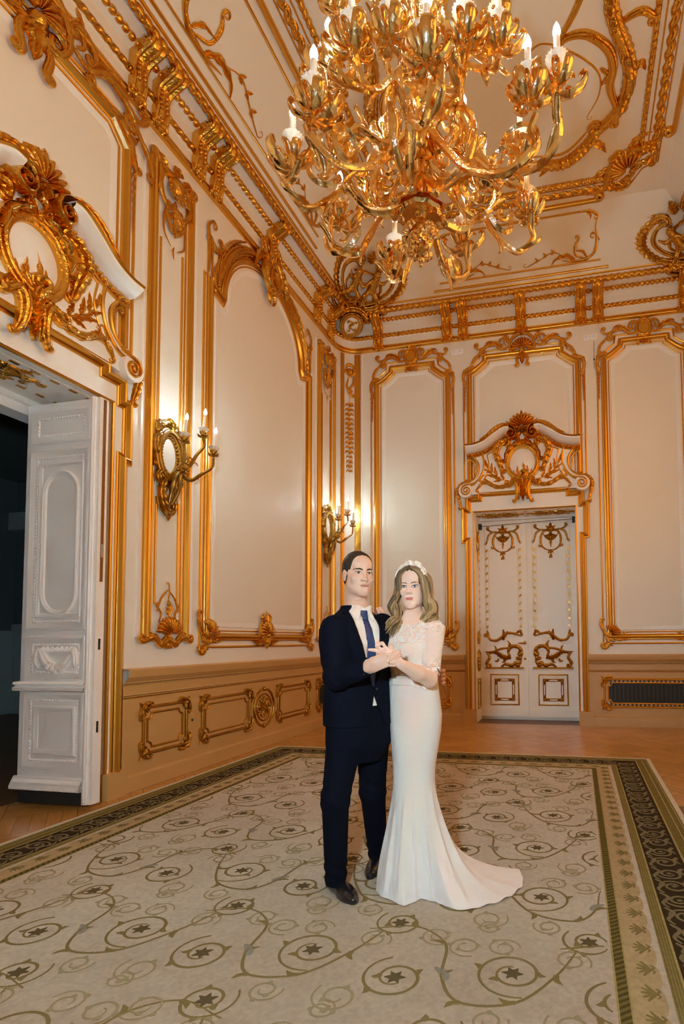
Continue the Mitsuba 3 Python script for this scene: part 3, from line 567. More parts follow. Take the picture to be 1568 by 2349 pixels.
a = np.linspace(0, 2 * PI, 49)[:-1]; ov = np.stack([.245 * np.cos(a), 4.225 + .275 * np.sin(a)], 1)
part(kd, 'oval_frame', MB().add([sweep(ov, np.array(RIDGE) * [.042, .07], True, n0=.085), *mirror([rib(vine([(.06, 4.55), (.16, 4.50), (.25, 4.40), (.27, 4.28)], (.04, -1, 1), (.035, 1, 1)), .038, .11, n0=.08, lobes=5), cscroll((.22, 4.10), .13, -95, 30, .03), leaf([(.0, 4.55), (.1, 4.57), (.17, 4.51)], .045, n0=.1)]), leaf([(0, 4.5), (0, 4.62)], .06, n0=.1)], D(0, 0)), GOLD, 40)
rad = np.linspace(0, 1, 8); G = np.stack([np.stack([.225 * r * np.cos(a), 4.225 + .255 * r * np.sin(a), np.full(48, .085 + .05 * (1 - r ** 2))], 1) for r in rad[::-1]])
part(kd, 'oval_field', MB().add([grid(G, closed_v=True)], D(0, 0)), CREAMT, 60)
fl_ = [leaf([(0, 3.96), (.03, 4.1), (-.01, 4.30)], .038, h=.05, lobes=4, n0=.11)]
for s in (-1, 1): fl_ += [leaf([(s * .02, 3.97), (s * .08, 4.06), (s * .07, 4.20)], .034, h=.045, lobes=4, n0=.11), leaf([(s * .03, 3.97), (s * .12, 4.02), (s * .15, 4.12)], .03, h=.04, lobes=4, n0=.10), leaf([(s * .02, 3.96), (s * .12, 3.97), (s * .17, 4.03)], .026, h=.04, lobes=3, n0=.10)]
part(kd, 'flame_leaf', MB().add(fl_, D(0, 0)), GOLDC, 40)
v, f = shell(.25, 12, 168, 9, sc=.2)
part(kd, 'crowning_shell', MB().add([(v * [1, 1, 1] + [0, 4.80, .14], f), dome((0, 4.79), .07, .05, .2), leaf([(0, 4.9), (0, 5.07)], .05, h=.06, lobes=3, n0=.15), rib(np.array([(.09 * math.cos(t), 4.70 + .09 * math.sin(t)) for t in np.linspace(-.2, PI + .2, 20)]), .03, .16, n0=.05), *mirror([leaf([(.02, 4.72), (.07, 4.66), (.03, 4.60)], .04, n0=.12), leaf([(.05, 4.8), (.18, 4.86), (.26, 4.93)], .04, lobes=3, n0=.12)])], D(0, 0)), GOLD, 40)
key_ = [leaf([(0, 4.02), (0, 3.59)], .075, h=.10, lobes=6, n0=.10), rib(vine([(.05, 4.0), (.0, 3.92), (.02, 3.80)], (.05, 1, 1.1), None), .05, .12, n0=.1)]
key_ += mirror([rib(vine([(.21, 3.86), (.14, 3.91), (.09, 3.84), (.09, 3.70), (.125, 3.60)], (.045, 1, 1.2), (.025, 1, .9)), .042, .09, n0=.09), rib(vine([(.06, 3.97), (.055, 3.8), (.07, 3.62)], None, None), .03, .08, n0=.09), leaf([(.08, 3.93), (.17, 3.97), (.2, 3.9)], .035, n0=.09)])
part(kd, 'keystone', MB().add(key_, D(0, 0)), GOLD, 40)
ML = np.array([[0, -1, 0, 0], [1, 0, 0, CY - CX], [0, 0, 1, 0], [0, 0, 0, 1.0]])
k2 = thing('door_architrave', arch_lab[1], 'architrave'); copy_to(ka, k2, ML)
k2 = thing('overdoor', 'gilded overdoor with shell, oval cartouche and volutes above the open doorway', 'overdoor'); copy_to(kd, k2, ML)
# ------------------------------------------------------------------ dado panels
def dado_frame(fr, u0, u1, v0, v1, label, m, grille=False):
    k = thing('dado_grille' if grille else 'dado_panel_frame', label, 'grille' if grille else 'panel frame'); w, h = u1 - u0, v1 - v0; F = at(fr, u0, v0, .022)
    P = np.array([(w - .03, .03), (w - .03, h - .03), (.03, h - .03), (.03, .03)])
    part(k, 'rail', MB().add([sweep(P, np.array(ROUND) * [.016, .026], True)], F), m, 30)
    i, r = .085, .055; q = []
    for cx, cy, a0 in ((w - i, i, 180), (w - i, h - i, 270), (i, h - i, 0), (i, i, 90)):
        t = np.radians(np.linspace(a0, a0 - 90, 8)); q += [(cx + r * math.cos(x), cy + r * math.sin(x)) for x in t]
    q = np.array(q)
    part(k, 'inner_fillet', MB().add([sweep(q, THIN * .8, True)], F), m, 30)
    for sx in (0, 1):
        for sy in (0, 1):
            c = [rib(vine([(-.015, .12), (.0, .05), (.05, .0), (.12, -.015)], (.02, -1, 1), (.02, 1, 1)), .02, .03, lobes=5), dome((.035, .035), .026, h=.035), leaf([(.03, .03), (.08, .06), (.11, .03)], .02, n0=.01), leaf([(.03, .03), (.06, .08), (.03, .11)], .02, n0=.01), leaf([(.02, .02), (-.02, -.02)], .02)]
            part(k, 'corner_leaf', MB().add([(np.stack([w - x[:, 0] if sx else x[:, 0], h - x[:, 1] if sy else x[:, 1], x[:, 2]], 1), f) for x, f in [vf(y) for y in c]], at(fr, u0, v0, .03)), m, 40)
    part_each(k, 'edge_leaf', [leaf([(w * .5 - .12, y), (w * .5, y + .004), (w * .5 + .12, y)], .016, .03, lobes=6) for y in (.03, h - .03)] + [rib(np.array([(x, h * .5 - .05), (x, h * .5 + .05)]), .022, .03) for x in (.03, w - .03)], m, 40, F)
    if grille:
        part(k, 'dark_opening', MB().add(extr(sg.Polygon(q), 0, .004), F), DARK, False)
        n = int((w - .2) / .062)
        for j in range(n): part(k, 'bar', MB().add(box(.11 + j * .062, .11 + j * .062 + .028, .05, h - .05, .004, .010), F), GRILLE, False)
    return k
GRILLE = mat('m_grille', (0.035, 0.026, 0.018), 0.5, 0.6)
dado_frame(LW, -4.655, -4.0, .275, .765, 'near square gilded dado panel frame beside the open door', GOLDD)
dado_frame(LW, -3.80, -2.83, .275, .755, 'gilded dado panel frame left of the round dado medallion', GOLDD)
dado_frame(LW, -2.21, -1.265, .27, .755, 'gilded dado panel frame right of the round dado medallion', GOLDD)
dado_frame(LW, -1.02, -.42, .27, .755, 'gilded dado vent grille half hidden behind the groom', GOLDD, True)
dado_frame(BW, .62, 1.94, .26, .74, 'gilded dado panel frame behind the bride', GOLD)
dado_frame(BW, 4.37, 5.90, .27, .755, 'long gilded dado vent grille right of the closed door', GOLD, True)
k = thing('dado_medallion', 'round gilded rosette medallion in the left wall dado', 'medallion'); F = at(LW, -2.525, .505, .022)
a = np.linspace(0, 2 * PI, 41)[:-1]; c_ = lambda r: np.stack([r * np.cos(a), r * np.sin(a)], 1)
part(k, 'outer_ring', MB().add([sweep(c_(.235), np.array(ROUND) * [.016, .024], True)], F), GOLDD, 30)
part(k, 'inner_ring', MB().add([sweep(c_(.17), np.array(ROUND) * [.012, .02], True)], F), GOLDD, 30)
for s in (-1, 1): part(k, 'ring_knot', MB().add([dome((0, s * .235), .03, h=.035), leaf([(-.05, s * .24), (0, s * .25), (.05, s * .24)], .018)], F), GOLDD, 40)
ro = rosette((0, 0), .06, 6)
for q in range(8): t = q * PI / 4; ro += [leaf([(.03 * math.cos(t), .03 * math.sin(t)), (.09 * math.cos(t + .15), .09 * math.sin(t + .15)), (.145 * math.cos(t), .145 * math.sin(t))], .03, .03, lobes=4), dome((.12 * math.cos(t + .39), .12 * math.sin(t + .39)), .018, h=.02)]
part(k, 'rosette', MB().add(ro, F), GOLDD, 40)
k = thing('access_hatch', 'small square hatch with a keyhole in the dado between two panel frames', 'hatch')
part(k, 'lid', MB().add(extr(sg.box(-3.985, .46, -3.825, .62), 0, .0265), LW), DADO, False)
part(k, 'keyhole', MB().add(extr(sg.Point(-3.93, .53).buffer(.012), 0, .032), LW), DARK, False)
# ------------------------------------------------------------------ cove and ceiling ornament
cs = .885; CO = .36
CB = frame((0, -CO, 7.1), (1, 0, 0), (0, -.66 / cs, .59 / cs))       # back cove: u = x, v up the slope
CL = frame((CO, 0, 7.1), (0, 1, 0), (.66 / cs, 0, .59 / cs))         # left cove: u = y
CR = frame((W - CO, 0, 7.1), (0, -1, 0), (-.66 / cs, 0, .59 / cs))   # right cove: u = -y
CE = frame((0, 0, H), (1, 0, 0), (0, -1, 0))                         # ceiling seen from below: u = x, v = -y
def spray(s=1.0):
    """long flat acanthus spray with bell flowers, lying along +u"""
    ms = [rib(vine([(.0, .30), (.02, .12), (.14, .03), (.34, .02), (.5, .05)], (.05, -1, 1), None), .022, lobes=4), rib(vine([(.18, .04), (.30, .10), (.30, .22), (.25, .29)], None, (.035, -1, 1)), .018, lobes=3),
          leaf([(.30, .02), (.42, .10), (.58, .08), (.66, .0)], .036, lobes=4), leaf([(.14, .05), (.20, .13), (.3, .15)], .024, lobes=3), rib(vine([(.46, .10), (.62, .17), (.8, .11), (.93, .06), (1.02, .03)], None, (.035, 1, .9)), .008)]
    for x, y in ((.60, .165), (.72, .14), (.84, .09)): ms += [leaf([(x, y), (x + .05, y + .045)], .02, lobes=2, n=8), leaf([(x, y), (x + .06, y - .02)], .02, lobes=2, n=8)]
    return [(v * [s, s, s], f) for v, f in map(vf, ms)]
def cove_panel(fr, u0, u1, label):
    k = thing('cove_panel_frame', label, 'panel frame'); v0, v1 = .14, .80
    part(k, 'lower_line', MB().add([sweep(np.array([(u0, v0), (u1, v0)]), THIN)], fr), GOLDM, 30)
    part(k, 'base_line', MB().add([sweep(np.array([(u0 - .12, .03), (u1 + .12, .03)]), np.array(ROUND) * [.02, .03])], fr), GOLDM, 30)
    part(k, 'upper_line', MB().add([sweep(np.array([(u0 + .3, v1), (u1 - .3, v1)]), THIN * 1.1)], fr), GOLDM, 30)
    for fl, u in ((False, u0), (True, u1)):
        F = at(fr, u, 0, 0, 1, fl)
        part(k, 'end_line', MB().add([sweep(crv([(.06, v1 - .12), (.08, .55), (.02, .40)], 12), THIN * .8), rib(vine([(.32, v1), (.16, v1 - .01), (.06, v1 - .06)], None, (.035, 1, 1)), .022, lobes=4), leaf([(.22, v1), (.15, v1 - .06), (.16, v1 - .12)], .025)], F), GOLD, 40)
        part(k, 'leaf_spray', MB().add(spray(1.05), at(fr, u + (.06 if not fl else -.06), .15, .008, 1, fl)), GOLD, 40)
    return k
cove_panel(CB, 1.93, 4.47, 'gilded line frame with leaf sprays on the cove above the back wall')
kl = cove_panel(CL, -9.0, -1.93, 'gilded line frame with leaf sprays on the cove above the left wall')
part(kl, 'leaf_spray', MB().add(spray(1.35), at(CL, -4.95, .14, .008, 1)), GOLD, 40)
part(kl, 'leaf_spray', MB().add(spray(1.35), at(CL, -4.97, .14, .008, 1, True)), GOLD, 40)
# ceiling bands: smooth roll with curled ends, leaf band, bead band
kb = thing('ceiling_border', 'gilded border of roll, leaf and bead bands around the flat ceiling', 'ceiling moulding')
def inset(d, cut): return np.array([(d, -L + 2), (d, -d - cut), (d + cut * .55, -d - cut * .8), (d + cut, -d), (W - d - cut, -d), (W - d - cut * .55, -d - cut * .8), (W - d, -d - cut), (W - d, -L + 2)])
up = lambda P: np.asarray(P, float) * [1, -1]
for seg in ([(1.066, -9.0), (1.066, -2.0)], [(1.95, -1.066), (4.43, -1.066)], [(W - 1.066, -2.0), (W - 1.066, -9.0)]):
    P = np.asarray(seg, float); P = np.linspace(P[0], P[1], 24); P = curl(curl(P, .06, -1, 1.1)[::-1], .06, 1, 1.1)[::-1]
    part(kb, 'roll', MB().add([sweep(up(P), np.array(ROUND) * [.034, .05])], CE), GOLDM, 40)
part(kb, 'leaf_band', MB().add([carved(up(inset(1.27, .35)), .055, .045, .15, n0=.004, twist=.3, depth=.75, mod=.5)], CE), GOLD, 40)
part_each(kb, 'thin_line', [sweep(up(inset(1.20, .35)), THIN * .7), sweep(up(inset(1.36, .36)), THIN * .7)], GOLDM, 30, CE)
part(kb, 'bead_band', MB().add([carved(up(inset(1.447, .42)), .036, .055, .085, n0=.004, twist=.2, depth=.5)], CE), GOLD, 40)
# scalloped frame of the ceiling field (the half the photograph shows), ribbed leaf roll with scrolls
kc = thing('ceiling_cartouche_frame', 'large scalloped gilded scroll frame on the flat ceiling', 'ceiling frame')
def ctube(pts, w, lobes, c0=None, c1=None, **kw): return rib(up(vine(pts, c0, c1, 60)), w, w * 1.1, lobes=lobes, **kw)
rgt = [ctube([(3.19, -1.70), (3.51, -1.86), (3.94, -1.82), (4.20, -1.98), (4.38, -2.20), (4.53, -2.30)], .075, 26, None, (.06, 1, 1)), ctube([(4.40, -2.22), (4.62, -2.45), (4.71, -2.80), (4.66, -3.10), (4.52, -3.44), (4.46, -3.70), (4.50, -4.2), (4.62, -4.7)], .085, 30, (.07, 1, 1), None),
       ctube([(4.60, -2.44), (4.50, -2.75), (4.52, -3.0), (4.44, -3.22), (4.22, -3.40), (4.0, -3.40), (3.90, -3.26)], .055, 0, (.06, -1, 1), (.05, -1, .8)), ctube([(3.88, -3.32), (4.08, -3.60), (4.20, -3.85), (4.3, -4.2)], .035, 0), ctube([(4.5, -3.4), (4.75, -3.5), (4.9, -3.42)], .04, 0, None, (.05, 1, 1)),
       ctube([(3.52, -2.0), (3.95, -1.96), (4.24, -2.2), (4.3, -2.3)], .018, 0), ctube([(3.5, -3.2), (3.75, -3.4), (4.1, -3.22), (4.36, -2.95), (4.38, -2.68), (4.25, -2.42)], .012, 0, None, (.04, -1, .8)), ctube([(4.38, -3.0), (4.46, -2.9), (4.40, -2.78)], .03, 3)]
for q in rgt:
    part(kc, 'scroll', MB().add([q], CE), GOLD, 40)
    v, f = vf(q); w = v.copy(); w[:, 0] = 2 * CX - w[:, 0]; part(kc, 'scroll', MB().add([(w, f)], CE), GOLD, 40)
for t in ([(3.6, -1.9), (3.7, -1.75), (3.62, -1.66)], [(4.3, -2.05), (4.42, -1.98), (4.5, -1.85)], [(4.7, -2.9), (4.82, -2.95), (4.88, -2.86)]):
    part(kc, 'leaf', MB().add([leaf(up(t), .06, lobes=4)], CE), GOLD, 40)
GOLDK = mat('m_gold_cartouche', (0.60, 0.33, 0.06), 0.24, 1.0, bump=hammered, scale=.006)
# ---- corner cartouches with a shield, scrolls and two putti; built in a plane that faces the middle of the room
def metaball(prims, res, kk=.02):
    """smooth union of tapered capsules (a, b, ra, rb) as a mesh (surface nets)"""
    A = np.array([p[0] for p in prims], float); B = np.array([p[1] for p in prims], float); ra = np.array([p[2] for p in prims]); rb = np.array([p[3] for p in prims])
    lo = np.minimum(A - ra[:, None], B - rb[:, None]).min(0) - res * 3; hi = np.maximum(A + ra[:, None], B + rb[:, None]).max(0) + res * 3
    def f(p):
        acc = np.zeros(len(p))
        for a, b, r0, r1 in zip(A, B, ra, rb):
            ab = b - a; t = np.clip(((p - a) @ ab) / (ab @ ab + 1e-12), 0, 1); d = np.linalg.norm(p - a - t[:, None] * ab, axis=1) - (r0 + (r1 - r0) * t); acc += np.exp(-np.clip(d / kk, -30, 30))
        return -kk * np.log(acc + 1e-13)
    return surface_net(f, lo, hi, res)
def surface_net(f, lo, hi, res, block=8):
    """blockwise surface nets of f < 0"""
    lo = np.asarray(lo, float); n = np.ceil((np.asarray(hi) - lo) / res).astype(int) + 1; nb = -(-n // block)
    B = np.stack(np.meshgrid(*[np.arange(k) for k in nb], indexing='ij'), -1).reshape(-1, 3)
    cen = lo + (B + .5) * block * res; d = f(cen); B = B[np.abs(d) < block * res * 1.05]
    if not len(B): raise ValueError('empty')
    g = np.stack(np.meshgrid(*[np.arange(block + 1)] * 3, indexing='ij'), -1)
    idx = (B[:, None, None, None] * block + g).reshape(-1, 3); D = f(lo + idx * res).reshape(len(B), *[block + 1] * 3)
    cs_, ws = np.zeros((len(B), block, block, block, 3)), np.zeros((len(B), block, block, block)); c8 = [(i, j, k) for i in (0, 1) for j in (0, 1) for k in (0, 1)]
    val = {c: D[:, c[0]:c[0] + block, c[1]:c[1] + block, c[2]:c[2] + block] for c in c8}
    for a in c8:
        for ax in range(3):
            if a[ax] == 0:
                b = list(a); b[ax] = 1; va, vb = val[a], val[tuple(b)]; m = (va < 0) != (vb < 0); t = np.where(m, va / np.where(m, va - vb, 1), 0)
                P = np.zeros(va.shape + (3,)); P[...] = a; P[..., ax] += t; cs_ += P * m[..., None]; ws += m
    act = ws > 0; cells = (B[:, None, None, None] * block + g[:-1, :-1, :-1]) [act] if False else (B[:, None, None, None] * block + g[:-1, :-1, :-1][None])[act]
    V = lo + (cells + cs_[act] / ws[act][:, None]) * res
    S = n + 2 * block; key = lambda c: (c[:, 0] * S[1] + c[:, 1]) * S[2] + c[:, 2]
    ks = key(cells); order = np.argsort(ks); sk = ks[order]
    def find(c):
        q = key(c); i = np.clip(np.searchsorted(sk, q), 0, len(sk) - 1); return np.where(sk[i] == q, order[i], -1)
    F = []
    o = val[(0, 0, 0)][act]
    for ax in range(3):
        b = [0, 0, 0]; b[ax] = 1; e = val[tuple(b)][act]; m = (o < 0) != (e < 0); c = cells[m]; u, w = (ax + 1) % 3, (ax + 2) % 3
        du, dw = np.eye(3, dtype=int)[u], np.eye(3, dtype=int)[w]; q = np.stack([find(c), find(c - du), find(c - du - dw), find(c - dw)], 1); ok = (q >= 0).all(1); q = q[ok]; s = (o[m] < 0)[ok]
        q[~s] = q[~s][:, ::-1]; F.append(q)
    F = np.vstack(F); F = np.vstack([F[:, [0, 1, 2]], F[:, [0, 2, 3]]])
    return V, F
def putto(s=1.0, pose=0):
    """chubby cherub; local: x right, y up, z out of the wall"""
    P = [((0, .02, .05), (0, .16, .06), .062, .052), ((0, .24, .075), (0, .265, .08), .052, .05), ((0, .19, .065), (0, .23, .07), .022, .022),
         ((.05, .17, .07), (.11, .10, .10), .024, .020), ((.11, .10, .10), (.17, .13, .13), .019, .014), ((-.05, .17, .07), (-.12, .15, .09), .024, .020), ((-.12, .15, .09), (-.16, .22, .11), .019, .014),
         ((.03, .0, .06), (.10, -.06, .12), .036, .028), ((.10, -.06, .12), (.08, -.17, .09), .026, .018), ((-.03, .0, .06), (-.09, -.08, .09), .036, .028), ((-.09, -.08, .09), (-.15, -.15, .06), .026, .018), ((.08, -.17, .09), (.10, -.20, .11), .015, .012), ((-.15, -.15, .06), (-.18, -.17, .08), .015, .012)]
    if pose: P = [tuple(np.array(x) * [-1, 1, 1] if i < 2 else x for i, x in enumerate(q)) for q in P]
    m = metaball(P, .009, .012); r_ = np.random.default_rng(pose); hair = [ball((.045 * math.cos(t) * math.cos(u), .27 + .045 * math.sin(u), .075 + .04 * math.sin(t) * math.cos(u)), .017, 1) for t, u in zip(r_.uniform(0, 6.28, 26), r_.uniform(.1, 1.5, 26))]
    return [(v * s, f) for v, f in [m, *hair]]
def corner_cartouche(corner, ex, label):
    """ex: horizontal direction along the cartouche; its centre leans out from the corner"""
    c = np.array(corner, float); ex = np.array(ex, float); inw = np.cross(ex, [0, 0, 1.0]); ev = inw * .844 + np.array([0, 0, .536]); en = np.cross(ex, ev)
    def fr(p):          # follows the two cove slopes that meet in the corner
        p = np.asarray(p); bend = np.sqrt(p[:, :1] ** 2 + .16) - .4
        return c + inw * .46 + np.array([0, 0, 6.99]) + p[:, :1] * ex + p[:, 1:2] * ev + p[:, 2:3] * en + bend * inw * .9
    k = thing('corner_cartouche', label, 'cartouche')
    sd = [rib(vine([(.12, .12), (.30, .18), (.50, .34), (.56, .60), (.44, .82), (.24, .93)], (.06, -1, 1), (.09, 1, 1.1)), .07, .10, lobes=24, n0=.02, lob=.2), rib(vine([(.10, .20), (.27, .28), (.40, .44), (.42, .62), (.32, .77), (.18, .82)], (.05, 1, 1), (.05, 1, 1)), .035, .07, n0=.03),
          rib(vine([(.16, .04), (.30, -.02), (.45, .06), (.44, .18), (.33, .2)], None, (.06, -1, 1.1)), .045, .07, lobes=8, n0=.03), rib(vine([(.52, .36), (.62, .24), (.74, .18), (.80, .26)], None, (.05, 1, 1)), .035, .05, lobes=5), leaf([(.56, .55), (.66, .62), (.68, .76)], .05, lobes=4), leaf([(.44, .1), (.6, .06), (.72, .10)], .05, lobes=5), leaf([(.2, .9), (.34, 1.0), (.5, .98)], .06, lobes=5), rib(vine([(.22, .3), (.3, .42), (.27, .55)], None, (.05, 1, 1)), .022, .04, n0=.02)]
    side_n = ('outer_roll', 'inner_roll', 'foot_scroll', 'side_scroll', 'leaf', 'leaf', 'leaf', 'small_scroll')
    for m, nme in zip(sd, side_n):
        for mm in mirror([m]): part(k, nme, MB().add([mm], fr), GOLDK, 40)
    part(k, 'top_leaf', MB().add([leaf([(0, .86), (0, 1.06)], .09, h=.09, lobes=5)], fr), GOLDK, 40)
    a = np.linspace(0, 2 * PI, 33)[:-1]; ring = np.stack([.16 * np.cos(a), -.16 + .19 * np.sin(a)], 1)
    part(k, 'shield_rim', MB().add([sweep(ring, np.array(RIDGE) * [.045, .07], True, n0=.10)], fr), GOLDK, 40)
    part(k, 'shield', MB().add([dome((0, -.16), .15, .18, .05, 24, 5, .10)], fr), CREAM, 60)
    part(k, 'monogram', MB().add([rib(vine([(-.06, -.08), (.03, -.10), (-.02, -.17), (.06, -.22)], (.025, 1, 1), (.025, 1, 1)), .014, .02, n0=.15), rib(vine([(.05, -.07), (-.03, -.15), (.0, -.24)], (.02, -1, 1), (.025, -1, 1)), .012, .02, n0=.15)], fr), GOLDK, 40)
    part(k, 'crown_arch', MB().add([rib(np.stack([.22 * np.cos(t_), -.10 + .24 * np.sin(t_)], 1), .05, .10, lobes=11, n0=.09, e0=.6, e1=.6) for t_ in [np.linspace(.1, PI - .1, 30)]], fr), GOLDK, 40)
    part(k, 'tail_leaf', MB().add([leaf([(0, -.32), (0, -.52)], .10, h=.07, lobes=5, n0=.06)], fr), GOLDK, 40)
    for q, (x, y) in enumerate(((-.15, .42), (.14, .46))):
        part(k, 'putto', MB().add([(v + [x, y, .02], f) for v, f in putto(1.05, q)], fr), GOLDK, 50)
    part(k, 'drape', MB().add([rib(vine([(-.3, .3), (-.12, .24), (.04, .3), (.2, .24), (.3, .34)], (.04, 1, 1), (.04, 1, 1)), .03, .06, lobes=7, n0=.02), rib(vine([(-.05, .16), (.02, .24), (.1, .16)], None, None), .03, .05, n0=.02), leaf([(-.25, .66), (0, .72), (.25, .68)], .03, n0=.03)], fr), GOLDK, 40)
    return k
s2 = math.sqrt(.5)
corner_cartouche((0.02, -.02, 0), (s2, s2, 0), 'dark gilded corner cartouche with two putti in the far left ceiling corner')
corner_cartouche((W - .02, -.02, 0), (s2, -s2, 0), 'dark gilded corner cartouche with two putti in the upper right ceiling corner')
# rocaille shells that link the cartouches to the ceiling border
for x, lab, sx in ((1.62, 'gilded rocaille shell scroll on the ceiling above the far left cartouche', -1), (W - 1.62, 'gilded rocaille shell scroll on the ceiling above the right cartouche', 1)):
    k = thing('ceiling_shell', lab, 'shell ornament'); F = lambda p, x=x, sx=sx: CE(np.stack([x + sx * (p[:, 0] + p[:, 1]) * s2, 1.62 + (p[:, 0] - p[:, 1]) * s2 * 1.0, p[:, 2]], 1) if True else p)
    v, f = shell(.26, 0, 180, 11); part(k, 'fan', MB().add([(v * [1, -1, 1] + [0, .05, .03], f)], F), GOLD, 40)
    for m in mirror([rib(vine([(.04, -.12), (.24, -.08), (.36, .1), (.28, .26)], (.06, 1, 1), (.07, 1, 1.2)), .055, .08, lobes=8)]): part(k, 'scroll', MB().add([m], F), GOLD, 40)
    for m in mirror([leaf([(.12, -.1), (.34, -.16), (.5, -.08)], .06, lobes=5)]): part(k, 'leaf', MB().add([m], F), GOLD, 40)
    for m in mirror([rib(vine([(.30, .0), (.5, .06), (.62, -.04)], None, (.06, -1, 1)), .04, lobes=5)]): part(k, 'side_scroll', MB().add([m], F), GOLD, 40)
# ------------------------------------------------------------------ closed double door in the back wall
def door_ornaments():
    """right half pieces of the gilt ornament of one leaf, local u from the leaf middle, v from the floor"""
    top = mirror([rib(vine([(.0, 3.13), (.10, 3.13), (.165, 3.02), (.15, 2.88), (.07, 2.81), (0, 2.80)], (.03, -1, .9), None), .022, .03, lobes=9), rib(vine([(.03, 3.12), (.15, 3.15), (.24, 3.10), (.27, 3.00), (.285, 2.95)], None, (.02, 1, .8)), .02, .026, lobes=7), rib(vine([(.15, 3.14), (.22, 3.17), (.265, 3.20)], None, (.025, 1, 1.1)), .017, .026), leaf([(.14, 2.87), (.19, 2.87), (.2, 2.91)], .022), leaf([(.26, 2.98), (.3, 2.97), (.3, 2.92)], .02)])
    v, f = shell(.12, 195, 345, 7); top += [(v + [0, 3.08, .01], f), leaf([(0, 3.10), (0, 3.27)], .06, .05, lobes=4), *mirror([leaf([(.02, 3.06), (.09, 3.04), (.12, 3.08)], .025), leaf([(.02, 3.12), (.06, 3.2), (.09, 3.21)], .028)]), dome((0, 3.10), .028, h=.05), leaf([(0, 3.05), (0, 2.84)], .03, lobes=4)]
    drop = [leaf([(-.05, 2.735), (0, 2.80), (.05, 2.735)], .022, lobes=2), leaf([(0, 2.81), (0, 2.73)], .03, lobes=2), leaf([(0, 2.74), (0, 2.66)], .03, lobes=2), leaf([(-.035, 2.665), (0, 2.70), (.035, 2.665)], .018, lobes=2)]
    return top, drop
LEAFW = .815
def door_leaf(k, cx, y, sgn):
    """one leaf; sgn = +1: handle side is on the right"""
    F = at(BW, cx, .06, -y); fl = sgn < 0; Fm = at(BW, cx, .06, -y, 1, fl); w = LEAFW / 2 - .003
    lf = part(k, 'door_leaf', MB().add(extr(sg.box(-w, 0, w, 3.34), -.05, 0), F), DOORW, False)
    sub = lambda n, m, mt, sm=40: part(lf, n, m, mt, sm)
    for P, s in (([(-.31, 1.50), (-.31, 3.26), (.31, 3.26), (.31, 1.50)], 1), ([(-.245, 1.62), (-.245, 2.84), (-.14, 2.88)], .6), ([(.245, 1.62), (.245, 2.84), (.14, 2.88)], .6)): sub('panel_line', MB().add([sweep(np.array(P), STEP * [.35 * s, .7])], F), DOORW, 30)
    sub('wavy_edge', MB().add([sweep(crv([(-.31, 1.24), (-.2, 1.22), (.0, 1.30), (.2, 1.36), (.31, 1.34)], 20), STEP * [.3, .7])], Fm), DOORW, 30)
    top, drop = door_ornaments()
    sub('top_ornament', MB().add(top, F), GOLDD); sub('drop_ornament', MB().add(drop, F), GOLDD)
    for s in (-1, 1):
        x = s * .285; sub('ribbon_rod', MB().add([sweep(np.array([(x, 1.46), (x, 2.88)]), np.array(ROUND) * [.016, .014])], F), DOORW, 30)
        for j in range(11):
            z = 1.50 + j * .131; q = sg.Polygon([(x - .021, z - .016), (x + .021, z + .006), (x + .021, z + .046), (x - .021, z + .024)])
            sub('ribbon_turn', MB().add(extr(q, .006, .018), Fm), GOLDD, False)
    sub('foot_scroll', MB().add([rib(vine([(-.29, 1.38), (-.24, 1.30), (-.14, 1.28), (-.06, 1.32), (.04, 1.40), (.16, 1.40), (.28, 1.36)], (.03, 1, 1), (.03, 1, 1)), .026, .035, lobes=10), leaf([(-.02, 1.28), (.0, 1.38), (-.02, 1.48)], .045, .05, lobes=4), leaf([(-.29, 1.46), (-.27, 1.36), (-.22, 1.27)], .03), leaf([(.2, 1.4), (.28, 1.44), (.29, 1.34)], .03), leaf([(.01, 1.33), (.05, 1.42), (.1, 1.42)], .03)], Fm), GOLDD)
    gr = [rib(vine([(.10, 1.00), (.07, 1.10), (.14, 1.18), (.25, 1.16), (.29, 1.06), (.25, .97)], None, (.03, -1, 1)), .036, .06, lobes=8), rib(vine([(.12, 1.16), (-.05, 1.14), (-.2, 1.09), (-.34, 1.09)], None, None), .022, .04), rib(vine([(-.30, 1.08), (-.25, 1.0), (-.3, .9), (-.28, .85)], None, (.03, 1, 1.1)), .03, .05, lobes=5), leaf([(.12, .98), (-.02, 1.0), (-.16, 1.08), (-.28, 1.05)], .055, .06, lobes=8), rib(vine([(.2, .90), (.12, .86), (.02, .88), (-.04, .85)], (.04, -1, 1), (.02, 1, 1)), .03, .05, lobes=5), dome((.26, 1.05), .042, .05, .06), dome((.275, .99), .03, .03, .06),
          rib(vine([(.29, .96), (.25, .88), (.2, .87)], None, (.03, -1, 1)), .03, .05, lobes=3), leaf([(.08, 1.15), (.09, 1.23), (.05, 1.28)], .03, lobes=3), leaf([(-.14, 1.12), (-.15, 1.17), (-.18, 1.2)], .02), leaf([(.02, .99), (.0, .93), (-.05, .90)], .03), leaf([(-.1, .98), (-.12, .93), (-.18, .94)], .025)]
    sub('griffin_ornament', MB().add(gr, Fm), GOLDD)
    sub('base_bar', MB().add([sweep(np.array([(-.33, .815), (.33, .815)]), np.array(ROUND) * [.016, .03])], F), GOLDD, 30); sub('shelf', MB().add([sweep(np.array([(-.34, .79), (.34, .79)]), np.array(ROUND) * [.012, .02])], F), DOORW, 30)
    sq = lambda a, b, c, d: np.array([(b, c), (b, d), (a, d), (a, c)])
    sub('square_frame', MB().add([sweep(sq(-.235, .235, .20, .70), np.array(ROUND) * [.013, .014], True)], F), GOLDD, 30)
